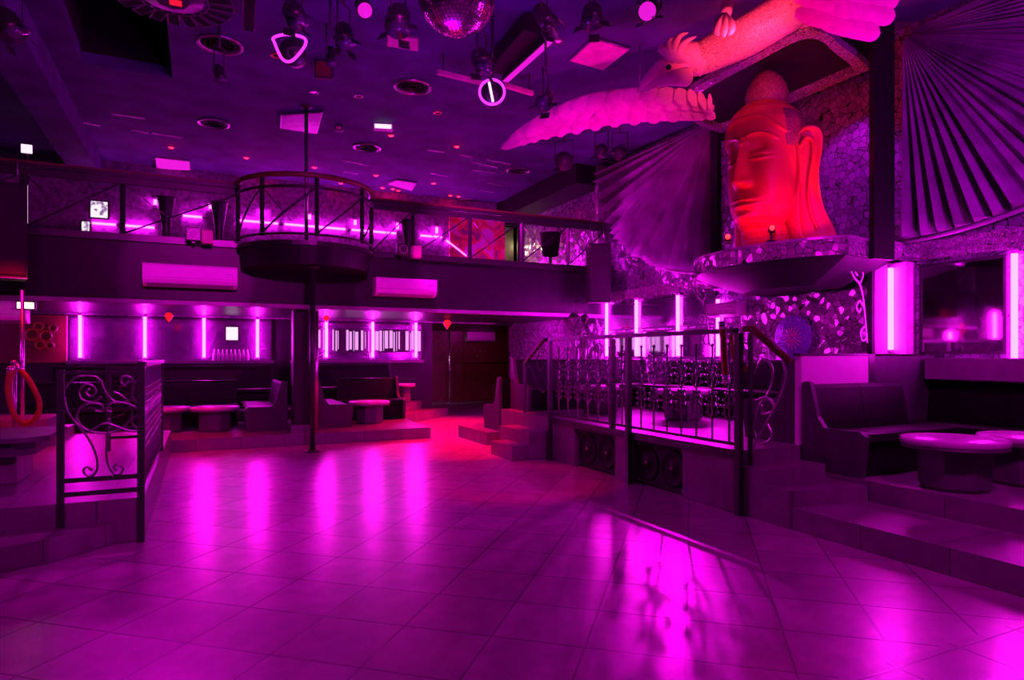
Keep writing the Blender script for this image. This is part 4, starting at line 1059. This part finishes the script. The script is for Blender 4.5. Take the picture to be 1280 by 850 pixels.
# mirror ball
q = P(571, -8, 5.7)
o = thing('mirror_ball', 'mirror ball hanging at the top centre of the hall', 'disco ball', q); RB = .352
MB().ball((0, 0, 0), RB - .008, 40, 24).build('core', M['ballcore'], o, world=False)
c = MB(); nr = 34
for i in range(1, nr):
    th0, th1 = PI * i / nr + .006, PI * (i + 1) / nr - .006
    if i == nr - 1: th1 = PI - .02
    cnt = max(5, int(2 * PI * sin((th0 + th1) / 2) / (PI / nr)))
    for k in range(cnt):
        p0, p1 = 2 * PI * k / cnt + .03 / max(.2, sin(th0)) * .4, 2 * PI * (k + 1) / cnt - .03 / max(.2, sin(th0)) * .4
        jx = Vector((random.uniform(-1, 1), random.uniform(-1, 1), random.uniform(-1, 1))) * .0016
        vs = [Vector((RB * sin(t) * cos(p), RB * sin(t) * sin(p), RB * cos(t))) for t, p in ((th0, p0), (th0, p1), (th1, p1), (th1, p0))]
        vs[0] += jx; vs[2] -= jx
        c.add(vs, [(0, 1, 2, 3)])
c.build('mirror_tiles', M['ball'], o, world=False)
MB().tube([(0, 0, RB - .02), (0, 0, ZC - q.z)], .012, 8).build('hanging_rod', M['steel'], o, world=False)
# glowing ring lights
def ringlight(px, py, d, pts, label, bar=False):
    q = P(px, py, d); o = thing('ring_light', label, 'ring light', q)
    R_ = Vector((CA, -SA, 0)); U = Vector((0, 0, 1))
    MB().tube([R_ * x + U * y for x, y in [(p.x, p.y) for p in smooth_path([(x, y, 0) for x, y in pts], 6, closed=True)]], .014, 10, closed=True).build('glow_ring', RING, o, world=False)
    F_ = Vector((SA, CA, 0))
    MB().tube([F_ * .06, F_ * .22], [.13, .10], 20).build('lamp_body', M['iron'], o, world=False)
    MB().tube([F_ * .14 + U * .1, F_ * .14 + U * (ZC - q.z)], .018, 8).build('bracket', M['iron'], o, world=False)
    if bar: MB().tube([R_ * (-.03) + U * .10, R_ * .01 + U * -.10], .014, 8).build('inner_tube', WHITE, o, world=False)
ringlight(362, 60, 6.2, [(-.15, .10), (-.02, .13), (.13, .10), (.15, .03), (.05, -.10), (-.02, -.13), (-.08, -.09), (-.14, .04)], 'glowing rounded triangle ring light near the wheel light')
ringlight(615, 115, 6.8, [(.13 * cos(a), .13 * sin(a)) for a in [2 * PI * k / 10 for k in range(10)]], 'glowing round ring light where the light bars meet', True)
# wheel light fixture
q = P(215, -2, 5.9)
o = thing('wheel_light', 'wheel-shaped light fixture with radiating framed blades at the upper left', 'light fixture', q)
MB().lathe([(.26, 0), (.27, .03), (.26, .08), (.12, .10)], n=36).build('hub', M['iron'], o, world=False)
MB().lathe([(.14, -.03), (.15, -.001)], n=8, smooth=False).build('lamp_plate', M['fascia'], o, world=False)
MB().box(-.02, -.05, -.045, .08, .03, -.031).build('red_panel', REDS, o, world=False)
bl = None
for k in range(20):
    a = 2 * PI * k / 20
    if bl is None:
        c = MB(); c.box(.30, -.055, 0, .52, -.045, .02); c.box(.30, .045, 0, .52, .055, .02); c.box(.30, -.055, 0, .31, .055, .02); c.box(.51, -.055, 0, .52, .055, .02)
        c.box(.25, -.01, .005, .31, .01, .015)
        bl = c.build('blade', M['steel'], o, world=False)
        MB().box(.311, -.044, .008, .509, .044, .012).build('blade_panel', M['void'], bl, world=False)
    else: b2 = copy_tree(bl, o); b2.rotation_euler.z = a
MB().tube([(0, 0, .1), (0, 0, ZC - q.z)], .03, 10).build('stem', M['iron'], o, world=False)
# par cans / moving heads
def par(px, py, d, label, aim=(0, -.4, -1), r=.09, L=.22, m='iron', lens=None, name='spotlight'):
    q = P(px, py, d); o = thing(name, label, 'spotlight', q, 0, None)
    t = Vector(aim).normalized()
    MB().tube([-t * L / 2, -t * L * .3, t * L * .3, t * L / 2], [r * .75, r * .95, r, r * 1.05], 18).build('can', M[m], o, world=False)
    MB().tube([t * (L / 2 + .001), t * (L / 2 + .008)], r * .88, 18).build('lens', lens or M['lensglass'], o, world=False)
    s = t.orthogonal().normalized()
    s = Vector((s.x, s.y, 0)).normalized() if Vector((s.x, s.y, 0)).length > .1 else Vector((1, 0, 0))
    top = min(ZC - q.z, .35)
    MB().tube([s * (r + .015), s * (r + .015) + Vector((0, 0, top - .06)), -s * (r + .015) + Vector((0, 0, top - .06)), -s * (r + .015)], .01, 6).build('yoke', M['iron'], o, world=False)
    MB().tube([(0, 0, top - .06), (0, 0, ZC - q.z)], .014, 8).build('clamp', M['iron'], o, world=False)
    if r > .07:
        u1 = t.orthogonal().normalized(); u2 = t.cross(u1)
        for k in range(4):
            w = u1 * cos(k * PI / 2) + u2 * sin(k * PI / 2); MB().plank(t * (L * .5 + .01) + w * r * 1.12, t * (L * .5 + .09) + w * (r * 1.35), .10, .004).build('barn_door', M['iron'], o, world=False)
    return o
par(274, 92, 7.2, 'small black spotlight hanging beside the upper left grille', (.3, -.3, -1), .06, .18)
par(430, 44, 6.2, 'black spotlight with square doors above the pink ring downlight', (0, -.5, -1))
par(413, 70, 6.6, 'twin-tube black spotlight left of centre', (0, -.2, -1), .05, .18)
par(368, 18, 5.6, 'black moving head above the glowing triangle ring', (.2, -.6, -.8), .09)
par(498, 24, 5.7, 'large black spotlight touching the left side of the mirror ball in view', (-.2, -.5, -.9), .11, .24)
par(454, 8, 5.6, 'pink-lensed spotlight at the top edge left of the mirror ball', (0, -.7, -.7), .07, .18, 'iron', PINKL)
par(602, 76, 6.3, 'black moving head just above the round ring light', (.1, -.6, -.8), .10, .22)
par(680, 20, 5.9, 'black spotlight above the end of the slanting light bar', (.4, -.4, -.9), .08, .2)
par(740, 20, 6.0, 'boxy black spotlight above the pink square ceiling panel', (-.3, -.4, -.9), .10, .2)
par(682, 124, 6.9, 'pale-lensed spotlight between the light bar and the eagle wing', (-.5, -.5, -.7), .09, .2)
par(812, 12, 6.0, 'magenta-lensed spotlight left of the eagle crest at the top edge', (-.6, -.5, -.5), .09, .22, 'iron', PINKL)
par(705, 200, 10.0, 'moving head hanging under the eagle wing tip', (-.4, -.8, -.5), .13, .28)
par(752, 188, 10.2, 'black spotlight at the corner under the eagle wing', (-.6, -.6, -.5), .10, .2)
par(775, 190, 9.9, 'second black spotlight at the corner, half hidden by the eagle wing', (-.7, -.5, -.5), .10, .2)
par(10, 30, 5.8, 'spotlight with purple glints at the upper left corner', (.5, -.3, -.8), .11, .24, 'iron')
# tiny dots / lantern hearts
gl = 'red gem-shaped lanterns'
for px, py, Y, r, m, lab in ((211, 396, 12.2, .07, REDS, 'red gem-shaped lantern between the second and third neon tubes'), (559, 405, 13.2, .09, REDS, 'red gem-shaped lantern right of the last back neon tube'),
                       (408, 398, 12.0, .06, REDS, 'red gem-shaped lantern just right of the pillar'), (717, 398, 10.1, .1, M['blackpaint'], 'dark heart-shaped pendant below the corner speaker'),
                       (731, 398, 10.45, .08, M['blackpaint'], 'second dark heart-shaped pendant beside the first neon tube of the right wall')):
    q = onY(px, py, Y); o = thing('gem_lantern', lab, 'lantern', q, .4, gl if m is REDS else None)
    MB().lathe([(.004, -r * 1.3), (r, .1 * r), (r * .75, r * .75), (r * .3, r)], n=6, smooth=False).build('shade', m, o, world=False)
    top = 2.2 if Y > 10.6 else 2.62
    MB().tube([(0, 0, r), (0, 0, top - q.z)], .004, 5).build('cord', M['iron'], o, world=False)
# emergency floodlights
for (x, y, zt, lab) in ((*onY(31, 382, 10.72).xy, 2.13, 'bright white floodlight under the balcony at the left edge'),):
    q = onY(31, 382, 10.45); o = thing('floodlight', lab, 'floodlight', (q.x, 10.56, q.z))
    MB().box(-.11, -.07, -.05, .11, -.001, .06, .01).build('housing', M['iron'], o, world=False)
    MB().box(-.09, -.078, -.035, .09, -.071, .045).build('lens', WARM, o, world=False)
q = onY(34, 272, 12.5); o = thing('led_strip', 'thin white upright light strip upstairs at the far left', 'light strip', (q.x, q.y, 3.03))
MB().bar((0, 0, .0), (0, 0, 1.7), .03).build('pole', M['iron'], o, world=False)
MB().box(-.012, -.035, .45, .012, -.02, 1.05).build('lens', WHITE, o, world=False)
MB().box(-.07, -.05, 1.55, .07, -.02, 1.68).build('lamp_head', WHITE, o, world=False)

# objects on the balcony edge
gvz = 'tall tapered vases on the balcony'
for px, lab in ((208, 'tall dark tapered vase on the balcony left of the dotted lamp'), (274, 'tall dark tapered vase on the balcony left of the pod'), (510, 'tall dark tapered vase on the balcony right of the pod')):
    q = onY(px, 290, 10.95); o = thing('tapered_vase', lab, 'vase', (q.x, q.y, 3.021), 0, gvz)
    MB().lathe([(.035, 0), (.04, .01), (.065, .35), (.12, .72), (.13, .74), (.12, .74), (.115, .70)], n=24).build('body', M['iron'], o, world=False)
    MB().lathe([(.09, .0), (.09, .012), (.036, .014)], n=20).build('foot', M['steel'], o, world=False)
for px, lab, pl in ((242, 'dotted square lamp on the balcony edge left of the pod', 'pink cube lamp on the balcony edge left of the pod'), (501, 'dotted square lamp on the balcony edge right of the pod', 'pink cube lamp on the balcony edge right of the pod')):
    q = onY(px, 305, 10.5); o = thing('dotted_lamp', lab, 'lamp', (q.x, 10.40, 3.02), 0, None)
    MB().box(-.10, -.06, .03, .10, .06, .22, .01).build('housing', M['iron'], o, world=False)
    for k in range(12):
        a = 2 * PI * k / 12; c = MB().ball((.065 * cos(a), -.064, .125 + .065 * sin(a)), .007, 6, 4); c.build('diode', PINKL, o, world=False)
    MB().box(-.02, -.02, 0, .02, .15, .03).build('bracket', M['iron'], o, world=False)
    q = onY(px + 17, 305, 10.5); o = thing('cube_lamp', pl, 'lamp', (q.x, 10.40, 3.02))
    MB().box(-.075, -.07, .0, .075, .07, .20, .015).build('body', M['pinkpanel'], o, world=False)
    MB().box(-.02, .07, .02, .02, .15, .05).build('bracket', M['iron'], o, world=False)
q = onY(688, 318, 11.6); o = thing('planter', 'dark tapered planter on a thin stand at the right of the balcony', 'planter', (q.x, q.y, 3.02))
MB().lathe([(.16, .42), (.21, .86), (.23, .88), (.20, .88), (.19, .84)], n=28).build('pot', M['speaker'], o, world=False)
MB().tube([(0, 0, .01), (0, 0, .42)], .03, 10).build('stem', M['iron'], o, world=False)
MB().lathe([(.14, 0), (.14, .015), (.04, .02)], n=24).build('base', M['iron'], o, world=False)

# red padded panel on the left of the back wall and its round motifs
q0, q1 = onY(30, 415, YB - .06), onY(84, 415, YB - .06)
o = thing('padded_panel', 'dark padded wall panel with red round motifs at the left, red light put in as glow', 'panel', (q0.x, YB, 1.3))
MB().box(XL + .01, YB - .05, 1.27, q1.x, YB - .001, 2.15, .01).build('panel', M['tuft'], o)
for x, y, r in ((40, 418, .10), (57, 420, .09), (48, 408, .07), (50, 431, .07), (66, 410, .06), (62, 432, .06)):
    p = onY(x, y, YB - .07); MB().tube([(p.x + r * cos(a), p.y, p.z + r * sin(a)) for a in [2 * PI * k / 20 for k in range(20)]], .022, 6, closed=True).build('round_motif', M['motif'], o)
# nook counter
o = thing('bar_counter', 'long dark padded bar counter with a red edge at the far end', 'counter', (6.4, YN - .3, 0))
MB().box(5.0, YN - .45, 0.01, 9.3, YN - .06, 1.2).build('front', M['tuft'], o)
MB().box(4.95, YN - .5, 1.201, 9.35, YN - .06, 1.24).build('worktop', M['redrail'], o)

# no truss is built behind the viewer; the wash lights hang free
for x, lab in ((-1.0, 'unbuilt lighting truss behind the viewer on the left'), (4.2, 'unbuilt lighting truss behind the viewer on the right')):
    pass

# ------------------------------------------------------------------ lights
def lamp(kind, loc, power, col, size=.1, aim=None, spot=60, blend=.6, name='lamp'):
    l = bpy.data.lights.new(name, kind); l.energy = power; l.color = col
    if kind in ('POINT', 'SPOT'): l.shadow_soft_size = size
    if kind == 'SPOT': l.spot_size = math.radians(spot); l.spot_blend = blend
    if kind == 'AREA': l.size = size
    o = bpy.data.objects.new(name, l); COL.objects.link(o); o.location = loc
    if aim is not None:
        o.rotation_euler = (Vector(aim) - Vector(loc)).to_track_quat('-Z', 'Y').to_euler()
    return o
MG = (1, .0, .82); PU = (.45, .0, 1); RD = (1, .0, .04)
# added magenta washes, hung free of the modelled spotlights
lamp('SPOT', (1.0, -1.5, 4.6), 1000, MG, .3, (1.0, 10.6, 2.4), 60)
lamp('SPOT', (.2, 2.0, 4.6), 900, MG, .05, (-.15, 10.4, 2.62), 12, .2)  # added narrow beam to brighten the left air conditioner
lamp('SPOT', (2.0, 2.0, 4.6), 700, MG, .05, (2.98, 10.4, 2.46), 10, .2)  # added narrow beam to brighten the right air conditioner
lamp('SPOT', (-.5, 9.5, 4.7), 380, MG, .3, (1.2, 5.8, 0), 70)
lamp('SPOT', (1.5, 2.0, 3.2), 120, MG, .25, (1.9, 4.9, 4.6), 40)  # added mid-air spot to brighten the mirror ball
lamp('SPOT', (3.5, .5, 4.7), 500, MG, .3, (6.6, 2.9, .4), 62)
lamp('SPOT', (-1.5, 2.5, 4.6), 160, MG, .3, (-1.0, 7.5, .3), 80)
lamp('SPOT', (2.2, 5.2, 4.7), 130, MG, .15, (1.2, 3.4, 0), 75)
lamp('SPOT', (3.3, 9.3, 4.6), 420, MG, .2, (5.0, 10.6, 2.4), 80)
# purple-blue wash on the ceiling, from added uplights
lamp('SPOT', (2.0, 6.0, 2.6), 130, PU, .4, (1.5, 6.5, 5.1), 150)
lamp('SPOT', (4.8, 12.5, 3.6), 25, MG, .3, (3.5, 12.8, 5.1), 150)
# added free-hanging spots on the wings and fans
lamp('SPOT', (5.3, 8.3, 2.4), 90, MG, .05, (7.1, 9.1, 4.0), 90)
lamp('SPOT', (3.9, 6.3, 2.9), 125, (1, .0, .5), .08, (4.9, 7.3, 4.7), 88)
lamp('SPOT', (6.2, 10.2, 3.5), 70, MG, .05, (7.1, 8.7, 3.9), 100)
lamp('SPOT', (5.4, 1.9, 3.2), 190, (.85, 0, 1), .1, (7.1, 3.4, 4.2), 115)
lamp('SPOT', (6.85, 8.3, 2.25), 300, MG, .03, (2.6, 3.6, 0), 70)  # added low spot, throws crisp railing shadows on the floor
lamp('SPOT', (4.5, 4.3, 4.15), 110, (1, .035, .12), .1, (5.1, 5.2, 4.95), 84)
lamp('SPOT', (4.6, 3.2, 4.0), 60, (1, .0, .22), .1, (5.4, 4.1, 4.9), 70)
# red on the statue: its shelf lamps plus added spots
lamp('SPOT', (5.50, 5.45, 2.72), 8, (1, .004, .0), .05, (6.05, 5.6, 3.7), 120)
lamp('SPOT', (6.0, 4.78, 2.76), 22, (1, .004, .0), .05, (6.1, 5.5, 3.7), 110)
lamp('SPOT', (6.3, 4.85, 2.9), 60, (1, .03, .02), .05, (6.5, 5.1, 4.8), 80)  # added red spot for the canopy trim
lamp('SPOT', (4.9, 3.9, 2.5), 45, (1, .004, .0), .04, (6.0, 5.5, 3.7), 46)  # added mid-air red spot to shape the face
lamp('SPOT', (3.6, 3.4, 2.9), 150, MG, .05, (5.95, 5.3, 2.55), 30, .5)  # added magenta spot to brighten the shelf edge
# red pools on the floor
lamp('SPOT', (3.7, 9.0, 4.9), 2600, RD, .1, (3.5, 9.3, 0), 34)
lamp('SPOT', (4.8, 12.6, 2.1), 800, RD, .1, (4.4, 12.4, 0), 110)
lamp('SPOT', (3.2, 6.6, 4.9), 2000, RD, .1, (3.15, 6.7, 0), 34)
lamp('SPOT', (-.3, 10.75, 2.1), 90, RD, .1, (-.3, 10.5, 0), 90)
lamp('SPOT', (-2.0, 9.0, 2.9), 300, RD, .1, (-2.0, 9.6, 0), 100)
lamp('SPOT', (2.8, 10.8, 2.1), 90, RD, .1, (2.8, 10.6, 0), 90)
lamp('SPOT', (6.3, 12.6, 2.1), 60, MG, .1, (7.1, 12.8, 1.4), 120)  # added magenta spot on the mosaic under the balcony
lamp('SPOT', (7.6, 17.6, 2.2), 40, MG, .1, (7.6, 19, 1.2), 120)  # added magenta fill for the far nook
lamp('SPOT', (5.9, 10.1, 1.7), 60, MG, .06, (5.7, 10.6, 2.6), 130)
lamp('SPOT', (6.3, 12.6, 3.4), 60, MG, .1, (6.9, 14.0, 3.8), 120)
for h in halos: lamp('POINT', h, .9 if h[1] < 10.5 else .5, (1, 0, .02), .02)
# warm doorway upstairs
lamp('POINT', (6.75, YB + .6, 4.2), 12, (1, .8, .4), .1)
lamp('SPOT', (5.0, 16.6, 2.1), 40, (1, .45, 1), .05, (6.2, 18.3, 1.1), 60)  # added spot to make the chrome pole in the nook show
# purple on shrine back
lamp('SPOT', (6.2, 4.9, 4.5), 90, (.6, 0, 1), .05, (7.1, 5.25, 3.5), 60)

w = bpy.data.worlds.new('world'); bpy.context.scene.world = w; w.use_nodes = True
w.node_tree.nodes['Background'].inputs[0].default_value = (.01, 0, .012, 1)

# ------------------------------------------------------------------ camera
cam = bpy.data.cameras.new('camera'); co = bpy.data.objects.new('camera', cam); COL.objects.link(co)
cam.sensor_width = 36; cam.lens = FOC / 1280 * 36; cam.shift_y = 20 / 1280; cam.clip_start = .05
co.location = (0, 0, EYE); co.rotation_euler = (PI / 2, 0, -AZ)
sc = bpy.context.scene; sc.camera = co
sc.view_settings.view_transform = 'Standard'; sc.view_settings.look = 'None'; sc.view_settings.gamma = 1
sc.view_settings.exposure = 0; sc.view_settings.use_curve_mapping = False
sc.cycles.use_denoising = True
sc.cycles.max_bounces = 8; sc.cycles.sample_clamp_indirect = 6
